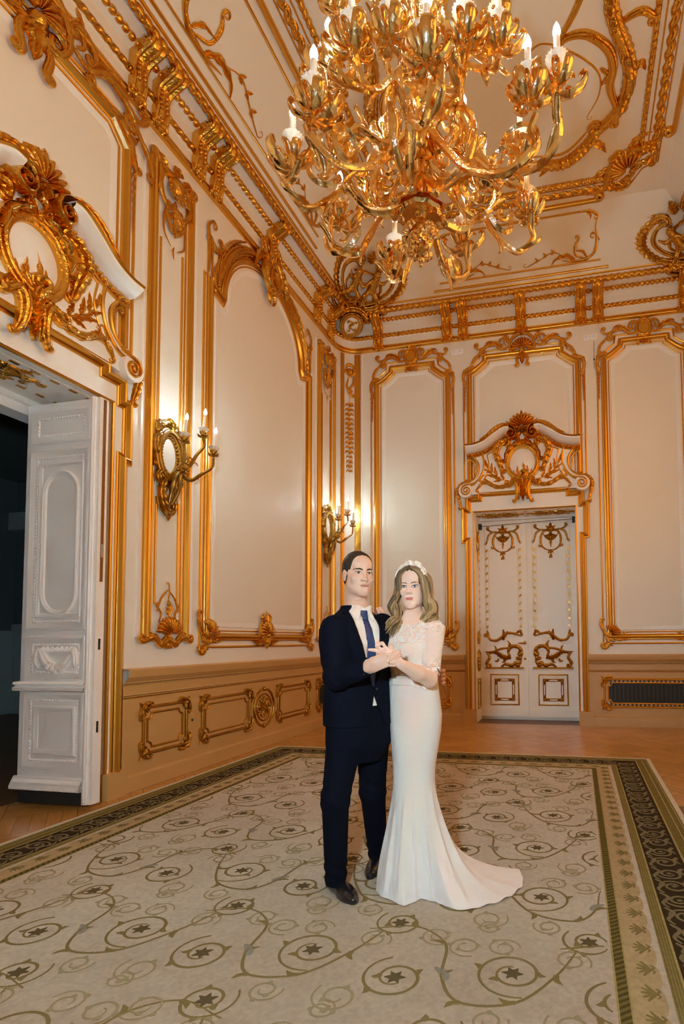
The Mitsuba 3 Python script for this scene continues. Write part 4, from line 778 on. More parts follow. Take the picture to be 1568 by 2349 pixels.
    sub('square_step', MB().add([sweep(sq(-.205, .205, .23, .67), STEP * [.7, 1], True)], F), DOORW, 30)
    [sub('inner_frame', MB().add([q], F), GOLDD, 30) for q in (sweep(sq(-.165, .165, .27, .63), np.array(THIN) * .6, True), sweep(sq(-.13, .13, .305, .595), np.array(THIN) * .6, True))]
    for sx in (-1, 1):
        for v0, sy in ((.275, 1), (.625, -1)):
            sub('corner_leaf', MB().add([(x * [sx, sy, 1] + [-sx * .16, v0, .004], f) for x, f in map(vf, [leaf([(.0, .0), (.06, .02), (.10, .0)], .024, .025), leaf([(.0, .0), (.02, .06), (.0, .10)], .024, .025), dome((.02, .02), .022, h=.03)])], F), GOLDD)
    sub('kick_board', MB().add([extr(sg.box(-.36, .0, .36, .12), 0, .018), extr(sg.box(-.345, .12, .345, .15), 0, .010)], F), DOORW, False)
    return lf
kd2 = struct('door_2'); Y2 = .43
fl_l = door_leaf(kd2, CX - LEAFW / 2 + .002, Y2, 1); fl_r = door_leaf(kd2, CX + LEAFW / 2 - .002, Y2, -1)
Fh = at(BW, CX - .055, 1.30, -Y2)
hd = part(kd2, 'handle', MB().add([dome((0, 0), .026, .03, .012), rib(crv([(.01, .0), (-.05, -.005), (-.12, -.008)], 14), .013, .018, n0=.04), dome((0, 0), .016, h=.06)], Fh), GOLDD, 40, 'dark brass lever handle')
part(kd2, 'keyhole_plate', MB().add([dome((0, -.27), .022, h=.012)], Fh), GOLDD, 40)
part(kd2, 'frame', MB().add([extr(sg.box(-HW, 0, HW, OPEN_H).difference(sg.box(-HW + .012, -.1, HW - .012, 3.405)), -.07, .012)], at(BW, CX, 0, -Y2)), DOORW, False)
part(kd2, 'panel_backing', box(CX - HW, CX + HW, .49, .5, 0, OPEN_H), DOORW, False)
part(kd2, 'curtain_wire', tube([(CX - HW + .04, Y2 - .05, 3.31), (CX + HW - .02, Y2 - .05, 3.36)], .004, 6), DARK)
for s in (-1, 1): part(kd2, 'wire_bracket', box(CX + s * (HW - .03) - .025, CX + s * (HW - .03) + .025, Y2 - .09, Y2, 3.28 + .02 * s, 3.37 + .02 * s), DARK, False)
# ornament on the reveal and the soffit of the back doorway
FJ = frame((CX - HW, .24, 0), (0, 1, 0), (0, 0, 1)); FS = frame((CX, .22, OPEN_H), (1, 0, 0), (0, -1, 0))
kr = thing('reveal_ornament', 'gilded ornament on the left reveal of the closed door', 'ornament')
part(kr, 'top_ornament', MB().add(mirror([rib(vine([(0, 3.12), (.08, 3.1), (.11, 2.95), (.04, 2.84)], (.02, -1, 1), (.02, -1, 1)), .02, lobes=5), leaf([(.02, 3.1), (.1, 3.2), (.12, 3.26)], .03)]) + [leaf([(0, 3.0), (0, 3.2)], .05, lobes=4), leaf([(0, 2.9), (0, 2.62)], .035, lobes=6)], FJ), GOLDD)
part(kr, 'middle_ornament', MB().add(mirror([rib(vine([(.02, 1.5), (.1, 1.42), (.08, 1.3)], (.02, 1, 1), (.02, -1, 1)), .022, lobes=4), rib(vine([(.02, 1.18), (.12, 1.1), (.10, .9), (.04, .84)], (.02, 1, 1), (.03, -1, 1)), .028, lobes=6)]) + [leaf([(0, 1.3), (0, 1.5)], .05), leaf([(0, .86), (0, 1.18)], .06, lobes=5)], FJ), GOLDD)
part_each(kr, 'square_frame', [sweep(sq_, THIN, True) for sq_ in [np.array([(.13, .22), (.13, .70), (-.13, .70), (-.13, .22)]), np.array([(.09, .27), (.09, .65), (-.09, .65), (-.09, .27)])]] + [leaf([(sx * .09, y), (sx * .05, y + .03 * s), (sx * .02, y)], .025) for sx in (-1, 1) for y, s in ((.27, 1), (.65, -1))], GOLDD, 35, FJ)
for j in range(11): part(kr, 'ribbon_turn', MB().add(extr(sg.Polygon([(.12, 1.5 + j * .131), (.155, 1.52 + j * .131), (.155, 1.56 + j * .131), (.12, 1.54 + j * .131)]), 0, .014), FJ), GOLDD, False)
part(kr, 'jamb_lining', box(CX - HW - .001, CX - HW + .006, .0, Y2 - .07, 0, OPEN_H), DOORW, False); part(kr, 'jamb_lining', box(CX + HW - .006, CX + HW + .001, .0, Y2 - .07, 0, OPEN_H), DOORW, False)
def soffit(FS, key, n=2, span=.42):
    part(key, 'soffit_lining', MB().add(extr(sg.box(-HW + .012, -.2, HW - .012, .2), .001, .006), FS), DOORW, False)
    for s in ((-1, 1) if n == 2 else (0,)):
        m = mirror([rib(vine([(.0, .08), (.12, .09), (.22, .0), (.30, .04), (.36, .0)], (.02, 1, 1), (.03, 1, 1)), .024, lobes=7), rib(vine([(.0, -.08), (.12, -.07), (.2, .02), (.3, -.05)], (.02, -1, 1), (.03, -1, 1)), .02, lobes=6), leaf([(.05, .0), (.18, .04), (.3, -.02)], .04), leaf([(.08, .05), (.16, .12), (.24, .1)], .03), leaf([(.08, -.05), (.16, -.12), (.24, -.1)], .03)]) + rosette((0, 0), .07, 6) + [leaf([(0, .02), (0, .13)], .05), leaf([(0, -.02), (0, -.13)], .05)]
        part(key, 'soffit_ornament', MB().add([(v + [s * span, 0, .006], f) for v, f in map(vf, m)], FS), GOLDD)
    for v in (-.17, .17):
        for j in range(9): part(key, 'ribbon_turn', MB().add(extr(sg.box(-.7 + j * .17, v - .012, -.63 + j * .17, v + .012), .004, .014), FS), GOLDD, False)
ks = thing('soffit_panel', 'gilded ornament on the soffit above the closed double door', 'ornament'); soffit(FS, ks)
ks = thing('soffit_panel', 'dark gilded ornament on the soffit of the open doorway', 'ornament'); soffit(frame((-.24, CY, OPEN_H), (0, 1, 0), (1, 0, 0), (0, 0, -1)), ks, 1)
# ------------------------------------------------------------------ the open door leaf at the left, standing square to the wall
kd1 = struct('door_1'); struct('trim_2')
part_each('trim_2', 'lintel', [box(-.80, -.62, CY - HW, CY + HW, 3.33, OPEN_H), box(-.68, -.58, CY - HW, CY + HW, 3.41, OPEN_H)], WHITE, False); part('trim_2', 'jamb', box(-.72, -.02, CY + HW - .03, CY + HW, 0, OPEN_H), mat('m_reveal_grey', (.42, .45, .47), .5), False)
DY = -5.335                                   # the face that looks at the camera
FD = frame((-.57, DY, .05), (1, 0, 0), (0, 0, 1)); DWD, DH = .75, 3.34
part(kd1, 'slab', MB().add(extr(sg.box(0, .09, DWD - .03, DH), -.06, 0), FD), WHITE, False)
part(kd1, 'stile', MB().add([extr(sg.box(DWD - .06, 0, DWD + .0, DH), -.075, .012), extr(sg.box(DWD - .075, .0, DWD - .035, DH), 0, .03)], FD), WHITE, False)
part(kd1, 'astragal', MB().add([sweep(np.array([(DWD - .055, .02), (DWD - .055, DH)]), np.array(ROUND) * [.022, .04])], FD), WHITE, 40)
rect = lambda a, b, c, d: np.array([(b, c), (b, d), (a, d), (a, c)])
DPR = np.array([(-.04, 0), (-.04, .012), (-.03, .022), (-.015, .024), (.0, .016), (.02, .012), (.035, .0)])
x0, x1 = .085, .625
for nme, c, d in (('top_panel', 3.02, 3.24), ('tall_panel', 1.44, 2.90), ('swag_panel', 1.02, 1.32), ('lower_panel', .30, .86)):
    q = part(kd1, nme, MB().add([sweep(rect(x0, x1, c, d), DPR, True)], FD), WHITE, 30)
    part(q, 'bead_run', MB().add([carved(rect(x0 + .035, x1 - .035, c + .035, d - .035), .012, .014, .028, closed=True, depth=.6)], FD), WHITE, 40)
    if nme == 'tall_panel':
        a = np.linspace(0, PI, 15); rx = .165; o2 = np.array([(.37 + rx * math.cos(t), 2.56 + .17 * math.sin(t)) for t in a] + [(.37 - rx * math.cos(t), 1.72 - .17 * math.sin(t)) for t in a])
        part_each(q, 'oval_moulding', [sweep(o2, DPR * [.6, .9], True), sweep(rect(.16, .58, 1.53, 2.80), DPR * [.5, .7], True)], WHITE, 30, FD)
    if nme == 'lower_panel': part(q, 'inner_panel', MB().add([sweep(rect(.19, .55, .41, .75), DPR * [.8, 1], True), extr(sg.box(.21, .43, .53, .73), 0, .008)], FD), WHITE, 30)
    if nme == 'swag_panel':
        sw = [rib(crv([(.2, 1.24), (.28, 1.13), (.37, 1.09), (.46, 1.13), (.54, 1.24)], 30), .05, .05, lobes=9, lob=.2), *mirror([rib(crv([(.2, 1.26), (.175, 1.17), (.185, 1.09)], 12), .03, .04, lobes=2)], .37)]
        for j in range(7): sw.append(leaf([(.23 + j * .047, 1.22), (.235 + j * .047, 1.27)], .022, .03, lobes=2, n=8))
        part(q, 'swag', MB().add(sw, FD), WHITE, 40)
part(kd1, 'ledge', MB().add([sweep(np.array([(-.02, .94), (.69, .94)]), [(-.04, 0), (-.035, .05), (-.01, .055), (.0, .03), (.03, .022), (.035, 0)]), carved(np.array([(-.02, .966), (.69, .966)]), .016, .06, .02, twist=.6, depth=.3)], FD), WHITE, 40)
part(kd1, 'skirting', MB().add([sweep(np.array([(-.025, .14), (.665, .14)]), [(-.04, 0), (-.04, .05), (-.02, .055), (.03, .03), (.06, .012), (.062, 0)]), carved(np.array([(-.02, .112), (.665, .112)]), .014, .062, .03, depth=.3), carved(np.array([(-.0, .165), (.655, .165)]), .022, .05, .02, twist=.5, depth=.3)], FD), WHITE, 40)
part(kd1, 'dark_kick', MB().add([extr(sg.box(0, -.02, DWD - .07, .09), -.05, -.008)], FD), DARK, False)
part(kd1, 'brass_strip', box(-.57 + DWD + .0005, -.57 + DWD + .006, DY + .02, DY + .046, 1.85, 3.38), mat('m_old_brass', (.28, .14, .045), .35, .9), False, 'dark brass lock strip')
part(kd1, 'latch', box(-.57 + DWD + .005, -.57 + DWD + .010, DY + .022, DY + .044, 2.05, 2.16), mat('m_steel', (.55, .55, .55), .3, 1.0), False, 'steel latch plate')
for z in (1.29, .62): part(kd1, 'bolt_slot', box(-.57 + DWD + .0005, -.57 + DWD + .004, DY + .022, DY + .040, z, z + .09), DARK, False)
part(kd1, 'second_leaf_edge', MB(box(-.70, .04, DY + .13, DY + .19, .04, 3.38)), WHITE, False)
part(kd1, 'gilt_edge', MB(box(.035, .043, DY + .15, DY + .165, .05, 3.38)), GOLDD, False)
# door of the far room with its warning triangle
kf = struct('door_3'); FF = frame((-6.898, 0, 0), (0, 1, 0), (0, 0, 1))
part_each(kf, 'panelling', [extr(sg.box(-3.6, 0, -.16, 1.62), 0, .04), *[sweep(rect(y, y + .42, z0, z1), DPR * 1.2, True) for y in (-.9, -1.5, -2.1, -2.7) for z0, z1 in ((.15, .62), (.72, .95), (1.05, 1.5))]], DIMW, 30, FF)
part_each('wall_far_end', 'panelling', [extr(sg.box(-6.9, 0, -3.2, 1.75), 0, .04), *[sweep(rect(x, x + .5, z0, z1), DPR * 1.3, True) for x in (-6.75, -6.1, -5.45, -4.8) for z0, z1 in ((.15, .62), (.72, .95), (1.05, 1.6))]], DIMW, 30, frame((0, -.152, 0), (1, 0, 0), (0, 0, 1)))
part('wall_far_end', 'cornice_band', box(-6.9, -.8, -.32, -.15, 3.6, 3.95), DIMW, False)
ks = thing('warning_sign', 'dark triangular warning sign on a panel of the room beyond the open door', 'sign'); FT = at(frame((0, -.152, 0), (1, 0, 0), (0, 0, 1)), -6.1 + .02, 1.34, .055)
part(ks, 'plate', MB().add(extr(sg.box(-.17, -.2, .17, .24), -.012, 0), FT), DIMW, False)
part(ks, 'triangle', MB().add(extr(sg.Polygon([(-.14, -.06), (.14, -.06), (0, .2)]).difference(sg.Polygon([(-.1, -.038), (.1, -.038), (0, .155)])), 0, .002), FT), DARK, False)
part(ks, 'bolt_symbol', MB().add(extr(sg.Polygon([(.02, .12), (-.03, .04), (.0, .04), (-.02, -.03), (.035, .06), (.005, .06)]), 0, .002), FT), DARK, False)
# ------------------------------------------------------------------ paper notices on the back wall
PAPER = mat('m_paper', (.80, .78, .80), .6)
for u, v, lab, pos in ((2.01, 6.20, 'left', 0), (2.115, 6.205, 'right', 0), (4.20, 6.17, 'left', 1), (4.31, 6.175, 'right', 1)):
    k = thing('paper_notice', f'{lab} sheet of the white paper pair pinned {("left" if not pos else "right")} of the door panel crest', 'paper')
    Fp = at(BW, u, v, .004); part(k, 'sheet', MB().add(extr(sg.box(0, 0, .097, .10), 0, .004), Fp), PAPER, False)
    part(k, 'text_line', MB().add([extr(sg.box(.02, .078 - j * .011, .078 - (j * 7 % 3) * .008, .0805 - j * .011), .004, .0045) for j in range(4)], Fp), mat('m_ink', (.45, .44, .48), .6), False, stuff=True)
k = thing('thin_cable', 'thin sensor cable hanging beside the right panel frame', 'cable')
part(k, 'wire', tube(np.array([(4.36, -.012, 6.15), (4.355, -.012, 5.9), (4.36, -.012, 5.72), (4.40, -.012, 5.62)]), .004, 6), GOLDD); part(k, 'sensor', MB().add([dome((4.40, 5.62), .016, h=.02), dome((4.357, 5.85), .014, h=.018)], at(BW, 0, 0, .004)), DARK)
# ------------------------------------------------------------------ wall sconces
GLASS = 'm_glass'; scene[GLASS] = {'type': 'roughdielectric', 'int_ior': 1.45, 'alpha': .08}
GLASSP = mat('m_cup_glass', (.93, .90, .84), .12, spec=.8, spec_trans=.0) if False else None
scene['m_cup_glass'] = {'type': 'twosided', 'bsdf': {'type': 'principled', 'base_color': rgb(.86, .80, .70), 'roughness': .08, 'specular': .9, 'clearcoat': 1.0}}
scene['m_candle'] = {'type': 'twosided', 'bsdf': {'type': 'principled', 'base_color': rgb(.86, .80, .72), 'roughness': .4}}
scene['m_bulb'] = {'type': 'diffuse', 'reflectance': rgb(.9, .85, .75)}
def cup(r, h, n=40):
    """fluted glass drip cup"""
    return lathe([(r * .12, 0), (r * .45, h * .12), (r * .72, h * .42), (r * .92, h * .8), (r, h), (r * .96, h), (r * .86, h * .8), (r * .66, h * .45), (r * .4, h * .2), (r * .1, h * .1)], n, flutes=20, fl=.14)
BULBP = [(.004, 0), (.012, .006), (.0175, .018), (.0185, .03), (.016, .045), (.010, .060), (.004, .072), (.0005, .078)]
def candle(parent, base, axis, hgt=.12, r=.0135, cupr=.055, cuph=.05, rad=None, scale=1.0):
    """candle tube, glass drip cup and flame-shaped bulb on a holder; names: drip_cup, candle, bulb"""
    ax = np.asarray(axis, float); ax /= np.linalg.norm(ax); a = np.cross(ax, [0, 1.0, 0]); a /= np.linalg.norm(a); fr = frame(base, a, np.cross(ax, a), ax)
    part(parent, 'drip_cup', MB().add([cup(cupr, cuph)], fr), 'm_cup_glass', 50, 'fluted glass drip cup')
    part(parent, 'candle', MB().add([lathe([(0, .01), (r, .012), (r, hgt), (r * .8, hgt + .003), (0, hgt + .003)], 16)], fr), 'm_candle', 40, 'white candle tube')
    k = part(parent, 'bulb', MB().add([lathe([(q * scale, z * scale + hgt) for q, z in BULBP], 10)], fr), 'm_bulb', True, 'glowing flame-shaped bulb')
    scene[k]['emitter'] = {'type': 'area', 'radiance': rgb(*(rad or BULB))}
def holder(base, axis, s=1.0):
    ax = np.asarray(axis, float); ax /= np.linalg.norm(ax); a = np.cross(ax, [0, 1.0, 0]); a /= np.linalg.norm(a); fr = frame(base, a, np.cross(ax, a), ax)
    ms = [lathe([(0, -.075), (.012, -.07), (.018, -.055), (.010, -.045), (.024, -.03), (.034, -.008), (.030, .0), (.02, .004)], 20, 10, .2)]
    for q in range(6):
        t = q * PI / 3; c, s_ = math.cos(t), math.sin(t); ms.append(tube([(c * .008, s_ * .008, -.062), (c * .03, s_ * .03, -.058), (c * .05, s_ * .05, -.048), (c * .055, s_ * .055, -.035)], [.010, .016, .014, .004], 6, .4))
    return [(fr(np.asarray(v) * s), f) for v, f in ms]
def sconce(c, label):
    k = thing('wall_sconce', label, 'wall lamp', 'three-armed gilded sconces'); F = at(LW, c, 0, .03)
    oval = [(.0 + .165 * math.cos(t), 3.22 + .24 * math.sin(t)) for t in np.linspace(0, 2 * PI, 40)[:-1]]; ov = np.array(oval)
    pl = part(k, 'back_plate', MB().add([sweep(ov, np.array(RIDGE) * [.045, .06], True), carved(off_path(ov, .055, True), .016, .03, .035, closed=True, depth=.5)], F), BRONZE, 40)
    part(pl, 'mirror_field', MB().add([extr(sg.Polygon(ov).buffer(-.03), 0, .006)], F), CREAMT, False)
    side = [rib(vine([(.13, 3.40), (.2, 3.33), (.19, 3.22), (.15, 3.12)], (.03, -1, 1), (.03, 1, 1)), .032, .05, lobes=6), leaf([(.05, 3.46), (.14, 3.5), (.17, 3.42)], .045, lobes=4), rib(vine([(.1, 3.05), (.16, 2.99), (.12, 2.92), (.02, 2.9)], (.03, 1, 1), None), .03, .05, lobes=4)]
    part(pl, 'scroll_border', MB().add(mirror(side) + [leaf([(0, 3.44), (.02, 3.54), (-.02, 3.60)], .07, h=.08, lobes=4), rib(vine([(-.1, 3.5), (-.02, 3.56), (.09, 3.52)], (.03, -1, 1), (.03, 1, 1)), .025, lobes=3)], F), BRONZE, 40)
    part(pl, 'tail_scroll', MB().add([rib(vine([(.04, 2.94), (-.06, 2.96), (-.11, 2.84), (-.08, 2.72), (.0, 2.64), (.07, 2.70), (.06, 2.8)], (.03, -1, 1), (.03, 1, 1)), .036, .06, lobes=12, lob=.18), rib(vine([(.08, 2.96), (.1, 2.86), (.05, 2.76)], None, (.03, -1, 1)), .026, .05), leaf([(.0, 2.68), (.0, 2.56)], .035, h=.05, lobes=3), *mirror([rib(vine([(.0, 2.6), (.1, 2.66), (.14, 2.76), (.13, 2.84)], None, None), .010)])], F), BRONZE, 40)
    L3 = lambda u, n, z: np.array([n + .03, c + u, z])
    hub = metaball([(L3(.0, .10, 3.02), L3(.02, .17, 3.10), .035, .05), (L3(.0, .06, 2.90), L3(.0, .10, 3.02), .025, .035), (L3(0, .02, 2.74), L3(0, .06, 2.9), .018, .025)], .008, .015)
    rz = []
    r_ = np.random.default_rng(11)
    for q in range(14): rz.append(ball(L3(.02 + r_.normal() * .03, .17 + r_.normal() * .03, 3.08 + r_.normal() * .04), .02, 1))
    part(k, 'stem', MB(hub, *rz, tube(crv3([L3(.0, .05, 2.72), L3(.01, .12, 2.85), L3(-.02, .16, 2.98), L3(.03, .14, 3.1)], 20), [.012] * 0 or .016, 8)), BRONZE, 50)
    arms = [((-.045, .22, 3.38), [(.0, .14, 3.05), (-.02, .20, 3.15), (-.045, .22, 3.25), (-.045, .22, 3.31)]), ((.13, .30, 3.49), [(.0, .14, 3.05), (.06, .2, 3.12), (.10, .25, 3.24), (.15, .30, 3.35), (.13, .30, 3.42)]), ((.22, .36, 3.32), [(.0, .14, 3.02), (.08, .2, 2.98), (.15, .28, 3.06), (.21, .35, 3.14), (.22, .36, 3.24)])]
    for (u, n, z), pts in arms:
        b = L3(u, n, z); a_ = part(k, 'arm', MB(tube(crv3([L3(*q) for q in pts], 26), np.linspace(.018, .010, len(crv3([L3(*q) for q in pts], 26))), 8, 1, 4), *holder(b, (.0, .08, 1))), BRONZE, 50)
        lf_ = [tube(crv3([L3(*pts[1]), L3(pts[1][0] + .06, pts[1][1] + .02, pts[1][2] + .05), L3(pts[1][0] + .09, pts[1][1] + .03, pts[1][2] + .02)], 12), [.012, .014, .013, .012, .011, .010, .009, .008, .007, .006, .005, .003][:len(crv3([L3(*pts[1])] * 3, 12))], 6, .5)]
        part(a_, 'leaf', MB(*lf_), BRONZE, 50)
        candle(a_, b, (.0, .14, 1), .18, .0135, .05, .032, SCONCE_BULB)
sconce(-4.36, 'three-armed gilded candle sconce on the near pilaster panel by the open door')
sconce(-.65, 'three-armed gilded candle sconce on the far pilaster panel near the corner')
# ------------------------------------------------------------------ carpet
CX0, CX1, CY0, CY1 = .225, 4.755, -10.9, -2.50
def carpet_col(p, n, uv):
    d = dr.minimum(dr.minimum(p.x - CX0, CX1 - p.x), dr.minimum(CY1 - p.y, p.y - CY0))
    s = dr.select(d == (p.x - CX0), p.y, dr.select(d == (CX1 - p.x), p.y, p.x))          # runs along the nearest edge
    g = fbm(p.x * 60, p.y * 60, 0, 2); g2 = fbm(p.x * 5, p.y * 5, 2.0, 2); w = 0.86 + 0.28 * g
    field = mix((0.345, 0.27, 0.20), (0.40, 0.325, 0.245), g2)
    olive, pale, tan, dark, goldl = (mi.Color3f(*c) for c in ((0.125, 0.085, 0.025), (0.44, 0.36, 0.25), (0.31, 0.205, 0.10), (0.030, 0.018, 0.008), (0.26, 0.185, 0.07)))
    S = lambda a, b: dr.select((d >= a) & (d < b), 1.0, 0.0)
    col = pale * S(0, .04) + olive * S(.04, .05) + goldl * S(.05, .058) + olive * (S(.058, .09) + S(.10, .155)) + goldl * (S(.09, .10) + S(.155, .168)) + dark * S(.168, .378)
    st = dr.select(dr.abs((d - .38) / .012 - dr.floor((d - .38) / .012) - .5) < .25, 1.0, 0.0)
    col += S(.378, .388) * goldl + S(.388, .436) * (olive * (1.0 - .35 * st) + goldl * (.35 * st)) + S(.436, .458) * field
    sc = .458 + .03 * dr.abs(dr.sin(s * PI / .125)) * 0 + 0
    scal = .018 * dr.power(dr.abs(dr.sin(s * PI / .16)), .5); intan = dr.select(d > .476 - scal, 1.0, 0.0) * S(.458, .585)
    col += tan * intan + field * (S(.458, .585) - intan)
    rope = .7 + .3 * dr.sin((s + d * .8) * 2 * PI / .035)
    col += goldl * S(.585, .592) + olive * rope * S(.592, .632) + goldl * S(.632, .64) + field * dr.select(d >= .64, 1.0, 0.0)
    return col * w
CARPET = mat('m_carpet', mikit.proc(carpet_col), .95, spec=.05)
SCRD, SCRL = mat('m_carpet_scroll', (.15, .10, .035), .95, spec=.05), mat('m_carpet_scroll_light', (.24, .175, .09), .95, spec=.05)
FLOW, TAUPE = mat('m_carpet_flower', (.085, .055, .025), .95, spec=.05), mat('m_carpet_grey', (.20, .17, .13), .95, spec=.05)
DKS = mat('m_carpet_dark_scroll', (.14, .10, .05), .95, spec=.05)
kc2 = thing('carpet', 'large cream carpet with brown scrollwork and a dark scroll border under the couple', 'carpet')
part(kc2, 'pile', MB(box(CX0, CX1, CY0, CY1, 0.0, .012)), CARPET, False)
FC = frame((0, 0, .012), (1, 0, 0), (0, 1, 0)); FLAT = [(-1, 0), (-.6, 1), (.6, 1), (1, 0)]
def flat(P, w, e0=.6, e1=.4):
    P = np.asarray(P); t = np.linspace(0, 1, len(P)); return sweep(P, FLAT, w=w * (e0 + (1 - e0) * np.minimum(1, t * 4)) * (e1 + (1 - e1) * np.minimum(1, (1 - t) * 3)), h=.0022)
def star(c, r, n=6, rot=0.0):
    a = np.arange(2 * n) * PI / n + rot; rr = np.where(np.arange(2 * n) % 2, .5, 1) * r
    return extr(sg.Polygon(np.stack([c[0] + rr * np.cos(a), c[1] + rr * np.sin(a)], 1)), 0, .003)
def bigscroll(c, r, a0, s):
    """spiral with a star flower in its middle and a little leaf at the end"""
    k = np.linspace(0, 1, 70); a = a0 + s * k * 2 * PI * 1.55; rr = r * (1 - .72 * k ** .9); return np.stack([c[0] + rr * np.cos(a), c[1] + rr * np.sin(a)], 1)
def curlleaf(P, i, s, l):
    t = P[i] - P[i - 1]; t /= np.linalg.norm(t); n = s * np.array([-t[1], t[0]])
    return flat(crv([P[i], P[i] + t * l * .5 + n * l * .3, P[i] + t * l * .7 + n * l * .9], 10), .012, 1, .1)
F0 = .64; fx0, fx1, fy0, fy1 = CX0 + F0, CX1 - F0, CY0 + F0, CY1 - F0
clip_ = lambda P, m=.0: (P[:, 0] > fx0 + m) & (P[:, 0] < fx1 - m) & (P[:, 1] > fy0 + m) & (P[:, 1] < fy1 - m)
dk, lt, fw_, tp = [], [], [], []
TX, TY = .86, .70
def addline(lst, P, w):
    ok = clip_(P, .012); i = 0
    while i < len(P):
        if ok[i]:
            j = i
            while j < len(P) and ok[j]: j += 1
            if j - i > 4: lst.append(flat(P[i:j], w))
            i = j
        else: i += 1
stars = []
for ix in range(-1, 5):
    for iy in range(-1, 12):
        X, Y = fx0 + .10 + ix * TX, fy1 - .25 - iy * TY; sx = 1 if iy % 2 == 0 else -1; X += (.0 if iy % 2 == 0 else TX * .5)
        for (dx, dy, r, a0, s, lst, w, fl) in ((.25, 0, .165, -1.9, 1, dk, .0085, 1), (.70, -.12, .15, 1.2, -1, dk, .0085, 1), (.48, -.40, .125, 2.4, 1, dk, .0075, 1), (.02, -.28, .10, .6, -1, lt, .007, 0), (.30, -.30, .075, 2.8, 1, lt, .0065, 0), (.68, -.48, .085, -.6, -1, lt, .0065, 0), (.47, .16, .085, 4.2, 1, lt, .0065, 0), (.88, .14, .085, 3.6, -1, lt, .0065, 0), (.12, -.52, .08, .2, 1, lt, .0065, 0), (.90, -.36, .06, 1.2, 1, lt, .006, 0)):
            c = (X + sx * dx, Y + dy); a = a0 if sx > 0 else PI - a0; w *= .8; P = bigscroll(c, r * .95, a, s * sx); addline(lst, P, w)
            if fl and clip_(np.array([c]), .05)[0]: fw_.append(star(c, .043, 6, a0)); stars.append(c)
            for i_ in (14, 34, 52):
                if clip_(P[i_:i_ + 1], .03)[0]: lst.append(curlleaf(P, i_, -s * sx, r * .22))
        V = crv([(X, Y + .22), (X + sx * .08, Y + .02), (X + sx * .22, Y - .18), (X + sx * .42, Y - .22), (X + sx * .52, Y - .08), (X + sx * .56, Y + .16), (X + sx * .72, Y + .28), (X + sx * .93, Y + .22)], 56); addline(dk, V, .0068)
        for i_ in (8, 16, 24, 32, 40, 48):
            if clip_(V[i_:i_ + 1], .04)[0]: dk.append(curlleaf(V, i_, 1 if i_ % 16 else -1, .055))
        c = np.array((X + sx * .50, Y - .10))
        if clip_(c[None], .06)[0]: tp.append(flat(crv([c, c + [sx * .02, .05], c + [sx * .06, .08]], 10), .02, .5, .3))
part(kc2, 'scroll_pattern', MB().add(dk, FC), SCRD, False, stuff=True); part(kc2, 'tendril_pattern', MB().add(lt, FC), SCRL, False, stuff=True)
part(kc2, 'leaf_pattern', MB().add(tp, FC), TAUPE, False, stuff=True)
for c in stars:
    if c[1] > -8.6 and clip_(np.array([c]), .05)[0]: part(kc2, 'star_flower', MB().add(star(c, .043, 6, c[0] * 9), FC), FLOW, False)
# palmettes and scrolls of the border
pm, sc_ = [], []
def edge_pts(d, step):
    out = [((CX0 + d, y), 0) for y in np.arange(CY1 - d - step / 2, -8.6, -step)] + [((CX1 - d, y), PI) for y in np.arange(CY1 - d - step / 2, -8.6, -step)] + [((x, CY1 - d), -PI / 2) for x in np.arange(CX0 + d + step / 2, CX1 - d, step)]
    return out
for j, ((x, y), rot) in enumerate(edge_pts(.49, .16)):
    c, s = math.cos(rot), math.sin(rot); R2 = lambda p: np.asarray(p) @ np.array([[c, s], [-s, c]]) + [x, y]
    for q in (-.9, -.45, 0, .45, .9): pm.append(flat(R2(crv([(0, 0), (.03 * math.cos(q), .03 * math.sin(q)), (.058 * math.cos(q), .058 * math.sin(q * 1.15))], 8)), .007, .4, .5))
    pm.append(flat(R2(crv([(0, -.03), (-.012, -.015), (0, 0), (-.012, .015), (0, .03)], 10)), .005))
for j, ((x, y), rot) in enumerate(edge_pts(.275, .17)):
    c, s = math.cos(rot), math.sin(rot); R2 = lambda p: np.asarray(p) @ np.array([[c, s], [-s, c]]) + [x, y]; q = 1 if j % 2 else -1
    k_ = np.linspace(0, 1, 40); a = q * k_ * 2 * PI * 1.5; rr = .075 * (1 - .7 * k_); sc_.append(flat(R2(np.stack([rr * np.cos(a), rr * np.sin(a)], 1)), .008)); sc_.append(star((x, y), .017, 5))
    sc_.append(flat(R2(crv([(.085, -.08), (.05, -.03), (.085, .04), (.06, .09)], 14)), .010)); sc_.append(flat(R2(crv([(-.08, -.085), (-.06, -.04), (-.09, .02)], 10)), .012, 1, .2))
part(kc2, 'palmette_pattern', MB().add(pm, FC), SCRD, False, stuff=True); part(kc2, 'border_scroll_pattern', MB().add(sc_, FC), DKS, False, stuff=True)
